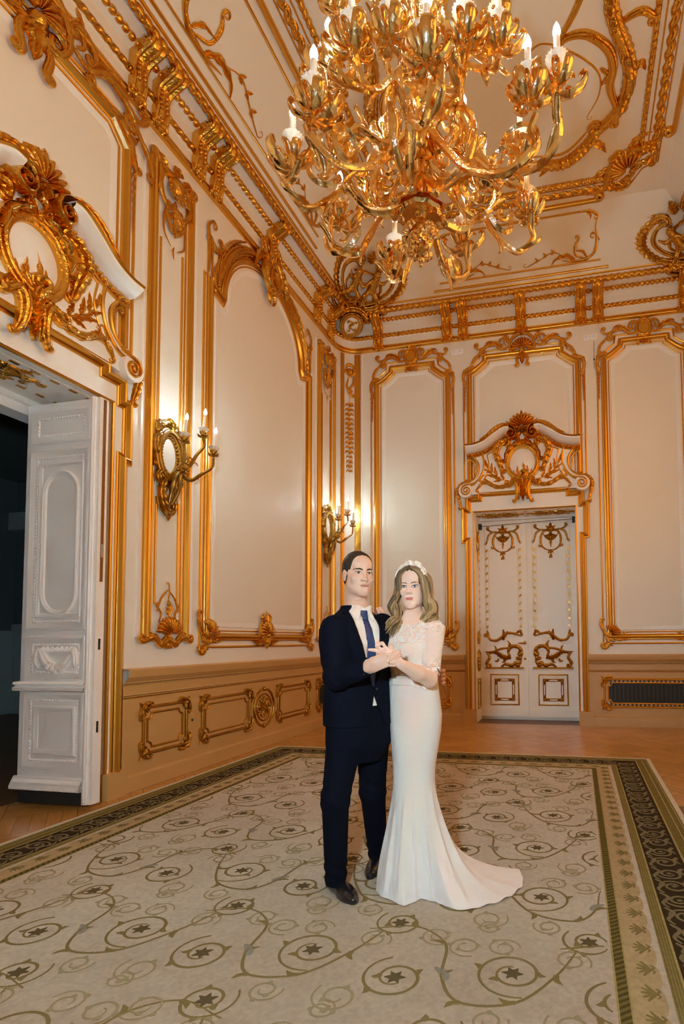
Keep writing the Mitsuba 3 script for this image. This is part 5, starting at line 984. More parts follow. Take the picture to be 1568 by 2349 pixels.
# ------------------------------------------------------------------ chandelier
ch = thing('chandelier', 'large gilded rococo chandelier with scrolled arms and lit candle bulbs', 'chandelier')
AX = np.array([3.19, -6.24]); CH = frame((AX[0], AX[1], 0), (1, 0, 0), (0, 1, 0))
st = [lathe([(.0, 3.70), (.03, 3.705), (.035, 3.74), (.10, 3.735), (.115, 3.75), (.085, 3.77), (.05, 3.80), (.034, 3.85), (.03, 3.92), (.038, 3.99), (.045, 4.01), (.05, 4.03)], 32, 10, .12), lathe([(.05, 4.03), (.085, 4.035), (.075, 4.07), (.05, 4.10)], 32, 8, .25), lathe([(.045, 4.08), (.062, 4.11), (.066, 4.145), (.055, 4.18), (.04, 4.20)], 32),
      lathe([(.04, 4.19), (.055, 4.21), (.05, 4.235), (.036, 4.25)], 32), lathe([(.036, 4.25), (.06, 4.27), (.088, 4.31), (.092, 4.36), (.08, 4.41), (.058, 4.46), (.046, 4.52), (.043, 4.58), (.048, 4.62)], 40, 16, .14), lathe([(.048, 4.62), (.075, 4.63), (.082, 4.65), (.075, 4.67), (.05, 4.68)], 32), lathe([(.05, 4.68), (.058, 4.72), (.05, 4.80), (.055, 4.92), (.075, 5.02), (.07, 5.12), (.05, 5.2), (.04, 5.4), (.07, 5.5), (.08, 5.6), (.04, 5.7), (.03, 5.95), (0, 5.96)], 32, 12, .12)]
for m, n in zip(st, ('skirt', 'leaf_collar', 'knop', 'ring', 'fluted_baluster', 'collar', 'upper_stem')): part(ch, n, MB().add([m], CH), GOLDC, 40)
def blade(pts, w, flat_=.35, n=14):
    P = crv3(pts, n); t = np.linspace(0, 1, len(P)); return tube(P, np.maximum(w * np.sin(PI * np.clip(t * .92 + .08, 0, 1)) ** .7, .0015), 6, flat_)
fl = [ball((0, 0, 3.60), .075, 2, (1, 1, 1.1))]; r_ = np.random.default_rng(2)
for q in range(26):
    t, u = r_.uniform(0, 2 * PI), r_.uniform(-1.3, .6); c = np.array([.085 * math.cos(t) * math.cos(u), .085 * math.sin(t) * math.cos(u), 3.60 + .10 * math.sin(u)])
    n = c - [0, 0, 3.60]; n /= np.linalg.norm(n); a = np.cross(n, [0.2, .1, 1]); a /= np.linalg.norm(a)
    for m in rosette((0, 0), .038, 5, .025): fl.append((frame(c, a, np.cross(n, a), n)(np.asarray(m[0])), m[1]))
fl += [ball((0, 0, 3.475), .022, 1), ball((0, 0, 3.445), .012, 1)]
part(ch, 'flower_pendant', MB().add(fl, CH), GOLDC, 40)
for q in range(8):
    t = q * PI / 4; c, s = math.cos(t), math.sin(t); part(ch, 'skirt_leaf', MB().add([blade([(c * r, s * r, z) for r, z in ((.03, 3.84), (.10, 3.79), (.16, 3.745), (.19, 3.77))], .032)], CH), GOLDC, 50)
def radial(P2, ang, wig=0.0):
    """(r, z) path turned to azimuth ang, with a sideways sway"""
    P2 = np.asarray(P2); a = math.radians(ang); sw = wig * np.sin(np.linspace(0, PI * 1.5, len(P2)))
    return np.stack([P2[:, 0] * math.cos(a) - sw * math.sin(a), P2[:, 0] * math.sin(a) + sw * math.cos(a), P2[:, 1]], 1)
def leafcup(b, s=1.0, seed=0):
    """curled acanthus leaves under a candle"""
    r_ = np.random.default_rng(seed); ms = []
    for q in range(6):
        t = q * 2 * PI / 6 + r_.uniform(-.25, .25); c, s_ = math.cos(t), math.sin(t); k = s * r_.uniform(.8, 1.25)
        ms.append(blade([b + np.array([c * r * k, s_ * r * k, z * k]) for r, z in ((.008, -.11), (.05, -.115), (.095, -.085), (.118, -.045), (.105, -.02), (.085, -.035))], .030 * k, .4))
    for q in range(6):
        t = q * 2 * PI / 6 + .4; c, s_ = math.cos(t), math.sin(t); ms.append(blade([b + np.array([c * r, s_ * r, z]) * s for r, z in ((.01, -.06), (.04, -.05), (.062, -.02), (.085, -.015), (.09, -.03))], .019 * s, .4))
    ms.append((CHL(lathe([(0, -.12), (.02, -.11), (.03, -.06), (.022, -.03), (.036, .0), (.03, .01), (0, .01)], 16)[0], b), lathe([(0, -.12), (.02, -.11), (.03, -.06), (.022, -.03), (.036, .0), (.03, .01), (0, .01)], 16)[1]))
    return ms
CHL = lambda v, b: np.asarray(v) + b
LOW = [(203, .70, 4.03), (239, .70, 3.95), (121, .65, 4.00), (36, .70, 4.04), (335, .70, 4.08), (341, .82, 4.14), (288, .68, 4.02), (78, .60, 4.06), (160, .62, 4.05)]
HIGH = [(168, .60, 4.40), (62, .60, 4.37), (140, .50, 4.36), (326, .60, 4.34), (25, .60, 4.29), (251, .58, 4.28), (272, .58, 4.24), (307, .58, 4.28), (215, .52, 4.45)]
TOPC = [(133, .45, 4.60), (67, .45, 4.58), (20, .46, 4.98), (200, .46, 5.0), (255, .45, 5.0), (310, .45, 4.98)]
def arm(ang, R, z, P2, r0, r1, wig, seed):
    P = vine(P2, None, None, 54); P3 = radial(P, ang, wig); rr = np.linspace(r0, r1, len(P3))
    k = part(ch, 'arm', MB().add([tube(P3, rr, 10, .9, 5)], CH), GOLDC, 60)
    b = radial(np.array([[R, z]]), ang)[0]
    part(k, 'leaf_cup', MB().add(leafcup(b, 1.0, seed), CH), GOLDC, 50)
    i = int(len(P) * .45); t = P[i] - P[i - 3]; t /= np.linalg.norm(t)
    S = curl(np.array([P[i - 1], P[i] + t * .03]), .085 + .03 * (seed % 3), 1, 1.35, 40, .8)
    part(k, 'side_scroll', MB().add([tube(radial(S, ang + 2, .02), np.linspace(.019, .006, len(S)), 8, .9, 4)], CH), GOLDC, 60)
    lv = []
    for f, sd in ((.28, 1), (.5, -1), (.66, 1), (.8, -1)):
        j = int(len(P3) * f); d = P3[j] - P3[j - 2]; d /= np.linalg.norm(d); up_ = np.array([0, 0, 1.0]); n = np.cross(d, np.cross(up_, d)) * sd; sdw = np.cross(d, up_) * .03 * (1 if seed % 2 else -1)
        lv.append(blade([P3[j] - d * .03, P3[j] + d * .05 + n * .025 + sdw, P3[j] + d * .11 + n * .065 + sdw, P3[j] + d * .11 + n * .10], .020, .5))
    part_each(k, 'leaf', lv, GOLDC, 50, CH)
    candle(k, b + [AX[0], AX[1], .0], (0, 0.0, 1), .165, .0165, .058, .058, BULB, 1.12)
for q, (ang, R, z) in enumerate(LOW):
    v = q % 3
    P2 = ([(.03, 3.95), (.12, 3.80), (.28, 3.78), (.42, 3.90), (.50, 3.80), (R - .07, 3.70), (R + .02, 3.78), (R - .02, z - .20), (R, z - .11)], [(.05, 4.26), (.14, 4.10), (.26, 3.92), (.40, 3.74), (R - .12, 3.66), (R + .01, 3.75), (R - .03, z - .20), (R, z - .11)], [(.04, 4.10), (.13, 3.94), (.30, 3.96), (.44, 3.82), (R - .13, 3.72), (R, 3.76), (R + .02, 3.84), (R, z - .11)])[v]
    arm(ang, R, z, P2, .023, .015, .07 * (1 if q % 2 else -1), q)
for q, (ang, R, z) in enumerate(HIGH):
    v = q % 3
    P2 = ([(.03, 3.95), (.14, 3.84), (.30, 3.90), (.36, 4.08), (.28, 4.24), (.36, 4.34), (.50, 4.20), (R, z - .22), (R, z - .11)], [(.05, 4.56), (.16, 4.44), (.26, 4.22), (.38, 4.06), (.52, 4.02), (R + .02, z - .22), (R, z - .11)], [(.05, 4.22), (.18, 4.14), (.34, 4.2), (.44, 4.08), (R - .02, 4.02), (R + .03, z - .2), (R, z - .11)])[v]
    arm(ang, R, z, P2, .022, .014, .07 * (1 if q % 2 else -1), q + 20)
for q, (ang, R, z) in enumerate(TOPC):
    arm(ang, R, z, [(.04, z), (.10, z - .15), (.22, z - .22), (.34, z - .2), (R - .03, z - .2), (R, z - .11)], .02, .014, .04 * (1 if q % 2 else -1), q + 40)
for q in range(5):       # open C-scrolls around the baluster
    P = vine([(.06, 4.62), (.16, 4.66), (.24, 4.52), (.17, 4.36), (.22, 4.2), (.10, 4.08)], (.045, 1, 1.2), (.05, 1, 1.2), 50)
    part(ch, 'loop_scroll', MB().add([tube(radial(P, q * 72 + 12, .03), np.concatenate([np.linspace(.008, .02, len(P) // 2), np.linspace(.02, .008, len(P) - len(P) // 2)]), 8, .9, 4)], CH), GOLDC, 60)
    part(ch, 'crown_leaf', MB().add([blade(radial(np.array([(.05, 4.85), (.14, 4.95), (.24, 5.0), (.30, 5.10), (.25, 5.18)]), q * 72 + 30, .03), .04, .5), blade(radial(np.array([(.05, 5.0), (.15, 5.15), (.22, 5.2), (.24, 5.3)]), q * 72 + 10, .03), .04, .5)], CH), GOLDC, 50)
part(ch, 'chain', MB().add([tube([(0, 0, 5.95), (0, 0, H)], .012, 8)] + [ball((0, 0, 6.0 + .09 * j), .026, 1, (1, .6, 1.4)) for j in range(18)], CH), GOLDC, 40)
part(ch, 'ceiling_rose', MB().add([lathe([(.0, H - .12), (.08, H - .11), (.16, H - .05), (.24, H - .02), (.26, H)], 40, 12, .1)], CH), GOLDC, 40)
# ------------------------------------------------------------------ the couple: people frame r (right), z (up), f (towards the camera)
M0 = np.array([2.772, -6.327, 0.0]); PF = frame(M0, (.9756, .2199, 0), (0, 0, 1), (.2199, -.9756, 0))
def skin_col(base, blush):
    def fn(p, n, uv):
        v = fbm(p.x * 30, p.y * 30, p.z * 30, 3); return mix(base, blush, v * .5)
    return mikit.proc(fn)
SKINM = mat('m_skin_groom', skin_col((.71, .44, .325), (.67, .37, .26)), .45, spec=.35)
SKINF = mat('m_skin_bride', skin_col((.86, .59, .46), (.82, .50, .37)), .42, spec=.35)
NAVY = mat('m_suit_navy', (.0026, .0029, .0062), .8, spec=.05); SHIRT = mat('m_shirt', (.80, .78, .76), .6)
TIE = mat('m_tie', (.010, .022, .07), .38, spec=.5); BLACK = mat('m_shoe', (.006, .006, .007), .18, spec=.6)
HAIRD = mat('m_hair_dark', (.018, .011, .007), .45, spec=.4)
HAIRB = [mat('m_hair_light', (.40, .255, .125), .34, spec=.6), mat('m_hair_mid', (.23, .13, .052), .34, spec=.6), mat('m_hair_deep', (.075, .040, .016), .4, spec=.5)]
EYEW = mat('m_eye_white', (.80, .77, .74), .2); PUPIL = mat('m_pupil', (.01, .008, .008), .15); IRISB, IRISD = mat('m_iris_blue', (.10, .16, .26), .2), mat('m_iris_brown', (.04, .025, .015), .2)
LIPM, LIPF = mat('m_lip_groom', (.62, .27, .21), .4), mat('m_lip_bride', (.66, .20, .18), .3); LASH = mat('m_lash', (.02, .012, .008), .5); BROWB = mat('m_brow_bride', (.16, .09, .05), .6)
SATIN = mat('m_satin', (.74, .70, .685), .34, spec=.5, sheen=.4); LACE = mat('m_lace', (.80, .80, .80), .7); BODICE = mat('m_bodice', (.76, .69, .60), .55)
def net_col(p, n, uv):
    a, b = uv.x + uv.y, uv.x - uv.y; la, lb = dr.abs(a - dr.floor(a) - .5), dr.abs(b - dr.floor(b) - .5)
    return mix((.70, .45, .34), (.84, .80, .77), smoothstep(.28, .40, dr.maximum(la, lb)) * .92 + .05)
NET = mat('m_net', mikit.proc(net_col), .6)
def smin(a, b, k): h = np.clip(.5 + .5 * (b - a) / k, 0, 1); return b + (a - b) * h - k * h * (1 - h)
def cap(a, b, r0, r1):
    a, b = np.asarray(a, float), np.asarray(b, float); ab = b - a; L2 = ab @ ab + 1e-12
    def f(p): t = np.clip(((p - a) @ ab) / L2, 0, 1); return np.linalg.norm(p - a - t[:, None] * ab, axis=1) - (r0 + (r1 - r0) * t)
    return f
def ell(c, r, R=None):
    c, r = np.asarray(c, float), np.asarray(r, float)
    def f(p):
        q = p - c
        if R is not None: q = q @ R
        k0 = np.linalg.norm(q / r, axis=1); k1 = np.linalg.norm(q / r ** 2, axis=1); return k0 * (k0 - 1) / np.maximum(k1, 1e-9)
    return f
def sdf(items):
    """items (function, k) joined smoothly in order; negative k carves"""
    def f(p):
        d = items[0][0](p)
        for g, k in items[1:]: d = smin(d, g(p), k) if k > 0 else -smin(-d, g(p), -k)
        return d
    return f
def bounds(m, *pts): q = np.array(pts, float); return q.min(0) - m, q.max(0) + m
def basis(O, yaw, roll=0.0, pitch=0.0, s=1.0):
    """head or body frame in (r, z, f) space: x to the viewer's right, y up, z forward"""
    y, r, q = (math.radians(v) for v in (yaw, roll, pitch)); c, s_ = math.cos, math.sin
    Y = np.array([[c(y), 0, s_(y)], [0, 1, 0], [-s_(y), 0, c(y)]]); Rr = np.array([[c(r), -s_(r), 0], [s_(r), c(r), 0], [0, 0, 1]]); X = np.array([[1, 0, 0], [0, c(q), -s_(q)], [0, s_(q), c(q)]])
    A = (Y @ Rr @ X).T * s; return lambda v: np.asarray(v) @ A + np.asarray(O, float)
def head_sdf(fem):
    w = .93 if fem else 1.0
    it = [(ell((0, .045, -.018), (.075 * w, .080, .094)), 0), (ell((0, -.03, .018), (.062 * w, .088, .068)), .03), (cap((-.048 * w, -.062, .0), (-.016, -.103, .062), .020, .018), .03), (cap((.048 * w, -.062, .0), (.016, -.103, .062), .020, .018), .03), (ell((0, -.098, .066), (.020 if fem else .026, .018, .018)), .02),
          (ell((0, .05, .055), (.052 * w, .045, .028)), .02), (cap((-.036, .020, .070), (.036, .020, .070), .011, .011), .015), (ell((-.040 * w, -.028, .056), (.022, .02, .022)), .02), (ell((.040 * w, -.028, .056), (.022, .02, .022)), .02),
          (ell((-.031, .002, .098), (.017, .012, .018)), -.012), (ell((.031, .002, .098), (.017, .012, .018)), -.012), (cap((0, .012, .076), (0, -.036, .098 if fem else .102), .0075, .0105), .012), (ell((-.012, -.038, .086), (.008, .007, .010)), .008), (ell((.012, -.038, .086), (.008, .007, .010)), .008),
          (ell((0, -.067, .071), (.026, .019, .016)), .012), (cap((-.02, -.064, .083), (.02, -.064, .083), .0035, .0035), .006), (cap((-.015, -.073, .083), (.015, -.073, .083), .0045, .0045), .006), (cap((-.021, -.0685, .088), (.021, -.0685, .088), .0015, .0015), -.004)]
    for s in (-1, 1): it += [(ell((s * .078 * w, -.008, -.012), (.009, .032, .020)), .008), (ell((s * .088 * w, -.006, -.006), (.006, .02, .010)), -.005)]
    it += [(cap((0, -.06, -.022), (0, -.20, -.045), .044 if fem else .056, .044 if fem else .058), .03)]
    return sdf(it)
def face_parts(key, f, B, fem, iris, lip, brow):
    def front(x, y):
        z = np.full(len(x), .14); 
        for _ in range(40): z = z - np.maximum(f(np.stack([x, y, z], 1)), .0) * .8
        return z
    def strip(xs, ys, w, n0=.0012, m=5):
        xs, ys, w = np.asarray(xs), np.asarray(ys), np.broadcast_to(w, (len(xs),)); t = np.linspace(-1, 1, m)
        X = np.repeat(xs[:, None], m, 1); Yv = ys[:, None] + w[:, None] * t[None]; Z = front(X.ravel(), Yv.ravel()).reshape(X.shape) + n0 * (1 - .8 * t[None] ** 2)
        return B(np.stack([X, Yv, Z], -1).reshape(-1, 3)), grid(np.stack([X, Yv, Z], -1))[1]
    t = np.linspace(-1, 1, 13)
    for s in (-1, 1):
        cx = s * .031; hh = .0053 if fem else .0050; up = np.sqrt(np.maximum(1 - t ** 2, 0)) ** .8; tilt = .0012 * t * s * (1.6 if fem else .6)
        e = part(key, 'eye', strip(cx + .0145 * t, .001 + tilt + 0 * t, hh * up + .0003, .0022), EYEW, True)
        for nm, r_, m_, dz in (('iris', .0062, iris, .0032), ('pupil', .0030, PUPIL, .0038)):
            a = np.arange(16) * PI / 8; gx = cx + (0 if fem else -.001) + np.r_[0, r_ * np.cos(a)]; gy = .0012 + np.r_[0, np.clip(r_ * np.sin(a), -hh * .95, hh * .9)]; z = front(gx, gy) + dz
            part(e, nm, (B(np.stack([gx, gy, z], 1)), np.array([[0, 1 + i, 1 + (i + 1) % 16] for i in range(16)])), m_, True)
        part(key, 'eyelashes', strip(cx + (.0165 if fem else .0155) * t + s * .001, .001 + tilt + hh * up * 1.05 + .0006, (.0021 if fem else .0012), .0035), LASH, True)
        part(key, 'lower_lid', strip(cx + .015 * t, .001 + tilt - hh * up - .0008, .0009, .0022), LASH if fem else lip, True)
        part(key, 'eyebrow', strip(cx + s * .002 + .021 * t, .0195 + .0035 * (1 - (t * s - .2) ** 2) + (.0 if fem else -.001), (.0026 if fem else .0036) * (1 - .5 * np.clip(t * s, 0, 1)), .002), brow, True)
    up = np.sqrt(np.maximum(1 - t ** 2, 0)); wd = .0225 if fem else .024
    part(key, 'upper_lip', strip(wd * t, -.0655 + .0008 * np.abs(t), (.0042 if fem else .0026) * up * (1 - .2 * np.exp(-(t / .15) ** 2)) + .0003, .0022), lip, True); part(key, 'lower_lip', strip(wd * .92 * t, -.0735 + .0012 * t ** 2, (.0048 if fem else .0036) * up + .0003, .0026), lip, True)
    part(key, 'mouth_line', strip(wd * t, -.0692 + .0006 * t ** 2, .0006, .0030), LASH if not fem else lip, True)
def surf(f, lo, hi, res): return surface_net(f, lo, hi, res)
def onto(m, B): return np.asarray(B(m[0])), m[1]
# ================================================================== the groom
gm = thing('person', 'dark-haired man in navy suit and blue tie beside the woman in white', 'person')
HB = basis((.075, 1.700, 0), 31, 0, 0, 1.0); hf = head_sdf(False)
head = onto(surf(hf, (-.12, -.22, -.14), (.12, .14, .13), .0034), HB)
TH = 46; BB = basis((0, 0, 0), TH); axr = lambda y: .083 - .03 * np.clip((y - .9) / .55, 0, 1)
def torso(rows, inset=0.0, ax=axr, yaw=TH, fo=0.0):
    rows = np.asarray(rows, float); c, s = math.cos(math.radians(yaw)), math.sin(math.radians(yaw))
    def f(p):
        y = p[:, 1]; a, b = np.interp(y, rows[:, 0], rows[:, 1]) - inset, np.interp(y, rows[:, 0], rows[:, 2]) - inset; q = p - np.stack([ax(y), 0 * y, 0 * y + fo], 1)
        x, z = q[:, 0] * c - q[:, 2] * s, q[:, 0] * s + q[:, 2] * c; k = (np.abs(x / a) ** 2.3 + np.abs(z / b) ** 2.3) ** (1 / 2.3); d = (k - 1) * np.minimum(a, b) * .9
        return np.maximum(d, np.maximum(rows[0, 0] - y, y - rows[-1, 0]))
    return f
MR = [(.895, .205, .148), (.98, .203, .146), (1.10, .188, .136), (1.22, .198, .142), (1.33, .208, .146), (1.40, .205, .132), (1.445, .18, .112), (1.48, .115, .09), (1.51, .078, .078), (1.53, .07, .072)]
shN, elN, wrN = (-.028, 1.408, .145), (.002, 1.150, .215), (.172, 1.212, .325); shF, elF, wrF = (.185, 1.425, -.15), (.33, 1.20, -.30), (.46, 1.14, -.25)
def xz(p, yaw=TH, ax=axr):
    c, s = math.cos(math.radians(yaw)), math.sin(math.radians(yaw)); q = p[:, 0] - ax(p[:, 1]); return q * c - p[:, 2] * s, q * s + p[:, 2] * c
base_t = torso(MR)
def jacket(p):
    d = smin(base_t(p), cap(shN, elN, .066, .058)(p), .035); d = smin(d, cap(elN, wrN, .060, .046)(p), .02)
    e = smin(cap(shF, elF, .070, .058)(p), cap(elF, wrF, .058, .046)(p), .02); d = smin(d, e, .035)
    x, z = xz(p); y = p[:, 1]
    w = np.interp(y, [1.09, 1.12, 1.42, 1.50], [0, .012, .085, .075]); v = np.maximum(np.abs(x - .0) - w, .045 - z); v = np.maximum(v, 1.09 - y)
    lo = np.interp(y, [.88, 1.0, 1.07], [.07, .02, 0]); v2 = np.maximum(np.maximum(np.abs(x) - lo, .06 - z), y - 1.07)
    fold = .0035 * np.sin(y * 70 + x * 35) * np.exp(-((y - 1.16) / .07) ** 2) + .003 * np.sin((p[:, 0] + p[:, 1]) * 110) * np.exp(-(np.linalg.norm(p - elN, axis=1) / .09) ** 2)
    cuff = np.linalg.norm(p - np.asarray(wrN), axis=1) * 0
    ax_ = np.asarray(wrN) - elN; ax_ = ax_ / np.linalg.norm(ax_); end = np.maximum((p - wrN) @ ax_ - .012, -(np.maximum(.14 - np.linalg.norm(p - wrN, axis=1), 0)) * 0 - 9)
    nearw = np.linalg.norm(p - wrN, axis=1) < .075
    d = np.where(nearw, np.maximum(d, (p - wrN) @ ax_ - .006), d)
    return np.maximum(np.maximum(d + fold, -v), -v2)
jk = part(gm, 'jacket', onto(surf(jacket, (-.2, .86, -.42), (.55, 1.56, .42), .0055), PF), NAVY, 60)
def shirt(p):
    d = torso([(y, a, b) for y, a, b in MR[1:]], .016)(p); x, z = xz(p); neck = np.maximum(cap((.068, 1.46, -.012), (.074, 1.56, -.014), .066, .064)(p), p[:, 1] - 1.532 - .25 * (p[:, 0] - .075) * -.0 + .30 * np.maximum(p[:, 2] + .01, 0))
    return smin(d, neck, .012)
part(gm, 'shirt', onto(surf(shirt, (-.15, .97, -.25), (.3, 1.56, .25), .006), PF), SHIRT, 60)
# collar flaps, tie, lapels
def front_pt(x, y, out=.0, fn=shirt):
    """point on the front of the torso at body coordinates x, y"""
    c, s = math.cos(math.radians(TH)), math.sin(math.radians(TH)); z = np.full(len(x), .30)
    for _ in range(60):
        P = np.stack([axr(y) + x * c + z * s, y, -x * s + z * c], 1); z = np.maximum(z - np.maximum(fn(P), 0) * .8, .02)
    z = z + out; return np.stack([axr(y) + x * c + z * s, y, -x * s + z * c], 1)
def sheet(L, Rr, out, n=16, m=7, fn=shirt, bulge=.004):
    """cloth strip over the torso between two edge curves"""
    L, Rr = crv(L, n), crv(Rr, n); k = min(len(L), len(Rr)); t = np.linspace(0, 1, m); G = L[:k, None] * (1 - t)[None, :, None] + Rr[:k, None] * t[None, :, None]
    P = front_pt(G[..., 0].ravel(), G[..., 1].ravel(), 0, fn).reshape(k, m, 3); nrm = np.array([math.sin(math.radians(TH)), 0, math.cos(math.radians(TH))])
    o = out + bulge * np.sin(PI * t); P1 = P + o[None, :, None] * nrm; P0 = P + (out - .006) * nrm; v, f = grid(P1); v0, f0 = grid(P0)
    return MB((PF(v), f), (PF(v0), f0)).get()
tie = part(gm, 'tie', sheet([(-.016, 1.455), (-.020, 1.40), (-.027, 1.28), (-.034, 1.10)], [(.016, 1.455), (.020, 1.40), (.027, 1.28), (.034, 1.10)], .006), TIE, 50)
part(gm, 'tie_knot', sheet([(-.026, 1.500), (-.020, 1.478), (-.013, 1.452)], [(.026, 1.500), (.020, 1.478), (.013, 1.452)], .012, 12, 7, shirt, .010), TIE, 50)
for s in (-1, 1):
    part(gm, 'collar', sheet([(s * .012, 1.515), (s * .022, 1.49), (s * .05, 1.445)], [(s * .062, 1.535), (s * .072, 1.50), (s * .06, 1.452)], .014, 12, 7, shirt, .003), SHIRT, 50)
    jl = lambda p: base_t(p)
    part(jk, 'lapel', sheet([(s * .012, 1.10), (s * .050, 1.25), (s * .083, 1.40), (s * .082, 1.50)], [(s * .022, 1.105), (s * .115, 1.28), (s * .145, 1.385), (s * .105, 1.495)], .006, 20, 7, base_t, .006), NAVY, 50)
part(jk, 'button', [onto(ball((0, 0, 0), .009, 1, (1, 1, 1)), lambda v: PF(v + front_pt(np.array([.012]), np.array([1.085]), .004, base_t)[0]))][0], BLACK, True)
for q in range(4):
    b = np.array(wrN) - (np.array(wrN) - elN) * (.10 + .07 * q); part(jk, 'cuff_button', onto(ball((0, 0, 0), .006, 1), lambda v: PF(v + b + [.0, -.028, .036])), BLACK, True)
part(gm, 'shirt_cuff', [PF(tube([np.array(wrN) + np.array([.0, -.0, .0]), np.array(wrN) + np.array([.030, .014, .012])], [.036, .036], 20)[0]), tube([(0, 0, 0), (1, 0, 0)], [.036, .036], 20)[1]], SHIRT, 30) if False else part(gm, 'shirt_cuff', (lambda q: (PF(q[0]), q[1]))(tube([np.array(wrN), np.array(wrN) + np.array([.022, .006, .012])], [.036, .036], 20)), SHIRT, 30)
kN, aN, kF, aF = (-.030, .52, .10), (-.045, .09, .01), (.130, .50, -.14), (.133, .09, -.35)
def trousers(p):
    d = torso([(.70, .10, .10), (.80, .185, .14), (.90, .19, .138), (1.0, .18, .13)])(p); hN, hF = (.02, .86, .07), (.14, .86, -.07)
    for h, k, a in ((hN, kN, aN), (hF, kF, aF)):
        e = smin(cap(h, k, .098, .070)(p), cap(k, (a[0], a[1] - .02, a[2]), .070, .056)(p), .03); d = smin(d, e, .02)
    y = p[:, 1]; fold = .004 * np.sin(y * 95 + p[:, 0] * 40) * (np.exp(-((y - .13) / .07) ** 2) + .6 * np.exp(-((y - .54) / .07) ** 2))
    return np.maximum(d + fold, .055 - y)
part(gm, 'trousers', onto(surf(trousers, (-.18, .03, -.46), (.32, 1.02, .28), .006), PF), NAVY, 60)
def shoe(ank, toe):
    ank, toe = np.array(ank, float), np.array(toe, float); d = toe - ank; d[1] = 0; L_ = np.linalg.norm(d); d /= L_
    heel = ank - d * .055; heel[1] = .035
    f = sdf([(cap(heel + [0, .0, 0], heel + d * .06 + [0, .03, 0], .036, .040), 0), (cap(heel + d * .06 + [0, .015, 0], heel + d * .20 + [0, -.002, 0], .043, .038), .03), (cap(heel + d * .16, heel + d * .245 + [0, -.008, 0], .040, .026), .03)])
    g = lambda p: np.maximum(f(p), .0135 - p[:, 1])
    return onto(surf(g, np.minimum(heel, toe) - .09, np.maximum(heel, toe) + [.09, .14, .09], .0045), PF)
part(gm, 'shoe', shoe((aN[0], 0, aN[2] - .02), (.075, 0, .15)), BLACK, 60); part(gm, 'shoe', shoe((aF[0], 0, aF[2]), (.118, 0, -.20)), BLACK, 60)
# hands: points relative to the clasp, in units of 1/465 m
HO = np.array([.254, 1.263, .355]); hp = lambda x, y, f=0.0: HO + np.array([(830 + x / 8.96 - 880) / 465, -(1450 + y / 8.96 - 1505) / 465, f])
def hand_sdf(wrist, palm, fingers, k=.004, rp=.014):
    it = [(palm[0], 0)] + [(q, .018) for q in palm[1:]]; f0 = sdf(it)
    def g(p):
        d = f0(p)
        for pts, r0, r1 in fingers:
            e = None
            for i in range(len(pts) - 1):
                ra, rb = r0 + (r1 - r0) * i / (len(pts) - 1), r0 + (r1 - r0) * (i + 1) / (len(pts) - 1); c_ = cap(pts[i], pts[i + 1], ra, rb)(p); e = c_ if e is None else smin(e, c_, .004)
            d = smin(d, e, k)
        return d
    return g
mc = [hp(455, 472, .012), hp(475, 540, .018), hp(485, 606, .016), hp(495, 665, .008)]; w_ = hp(240, 650, .0)
palm = [cap(w_ + [-.03, -.012, -.01], w_, .030, .030)] + [cap(w_ + [0, .012 - .009 * i, .004], m, .022, .0125) for i, m in enumerate(mc)]
fing = [([mc[0], hp(545, 478, .022), hp(630, 438, .016), hp(692, 408, .006)], .0098, .0078), ([mc[1], hp(600, 545, .026), hp(690, 472, .018), hp(750, 395, .004)], .0100, .0078), ([mc[2], hp(630, 618, .025), hp(718, 545, .016), hp(768, 458, .002)], .0096, .0074), ([mc[3], hp(680, 672, .018), hp(745, 612, .010), hp(776, 530, .0)], .0088, .0066), ([hp(270, 560, -.01), hp(360, 470, -.035), hp(470, 420, -.045), hp(560, 400, -.045)], .015, .009)]
hm = surf(hand_sdf(w_, palm, fing, .0025), *bounds(.05, w_, *mc, hp(772, 400), hp(560, 400, -.06)), .0022)
fF = [([np.array(wrF) + [.03, .0, .02], (.515, 1.165 - .022 * i, -.20), (.535, 1.165 - .022 * i, -.15), (.525, 1.163 - .022 * i, -.115)], .011, .0085) for i in range(4)]
hm2 = surf(hand_sdf(wrF, [cap(wrF, (.50, 1.13, -.22), .028, .03)], fF), *bounds(.06, wrF, (.54, 1.2, -.1), (.5, 1.08, -.25)), .0035)
armm = metaball([(shN, elN, .05, .04), (elN, np.array(wrN) + [.03, .01, .01], .04, .028), (shF, elF, .05, .04), (elF, wrF, .04, .028), ((.07, 1.0, 0), (.07, 1.35, 0), .10, .11), ((.07, 1.36, 0), (.073, 1.52, -.012), .07, .058), ((.02, .9, .05), kN, .07, .05), (kN, aN, .05, .035), ((.14, .9, -.05), kF, .07, .05), (kF, aF, .05, .035), ((.07, 1.0, 0), (.08, .9, 0), .11, .11)], .012, .02)
part(gm, 'body', MB((PF(head[0]), head[1]), onto(hm, PF), onto(hm2, PF), onto(armm, PF)), SKINM, True)
face_parts(gm, hf, lambda v: PF(HB(v)), False, IRISD, LIPM, HAIRD)
a = np.arange(24) * PI / 12; rc = hp(565, 612, .024)
rg = rc + .0118 * np.stack([0 * a, .92 * np.cos(a) + .0 * a, np.sin(a)], 1) + np.array([.45, .0, 0]) * .0
part(gm, 'ring', (PF(tube(np.vstack([rg, rg[:1]]), .0016, 6)[0]), tube(np.vstack([rg, rg[:1]]), .0016, 6)[1]), mat('m_ring', (.9, .72, .4), .15, 1.0), True, 'gold wedding ring')
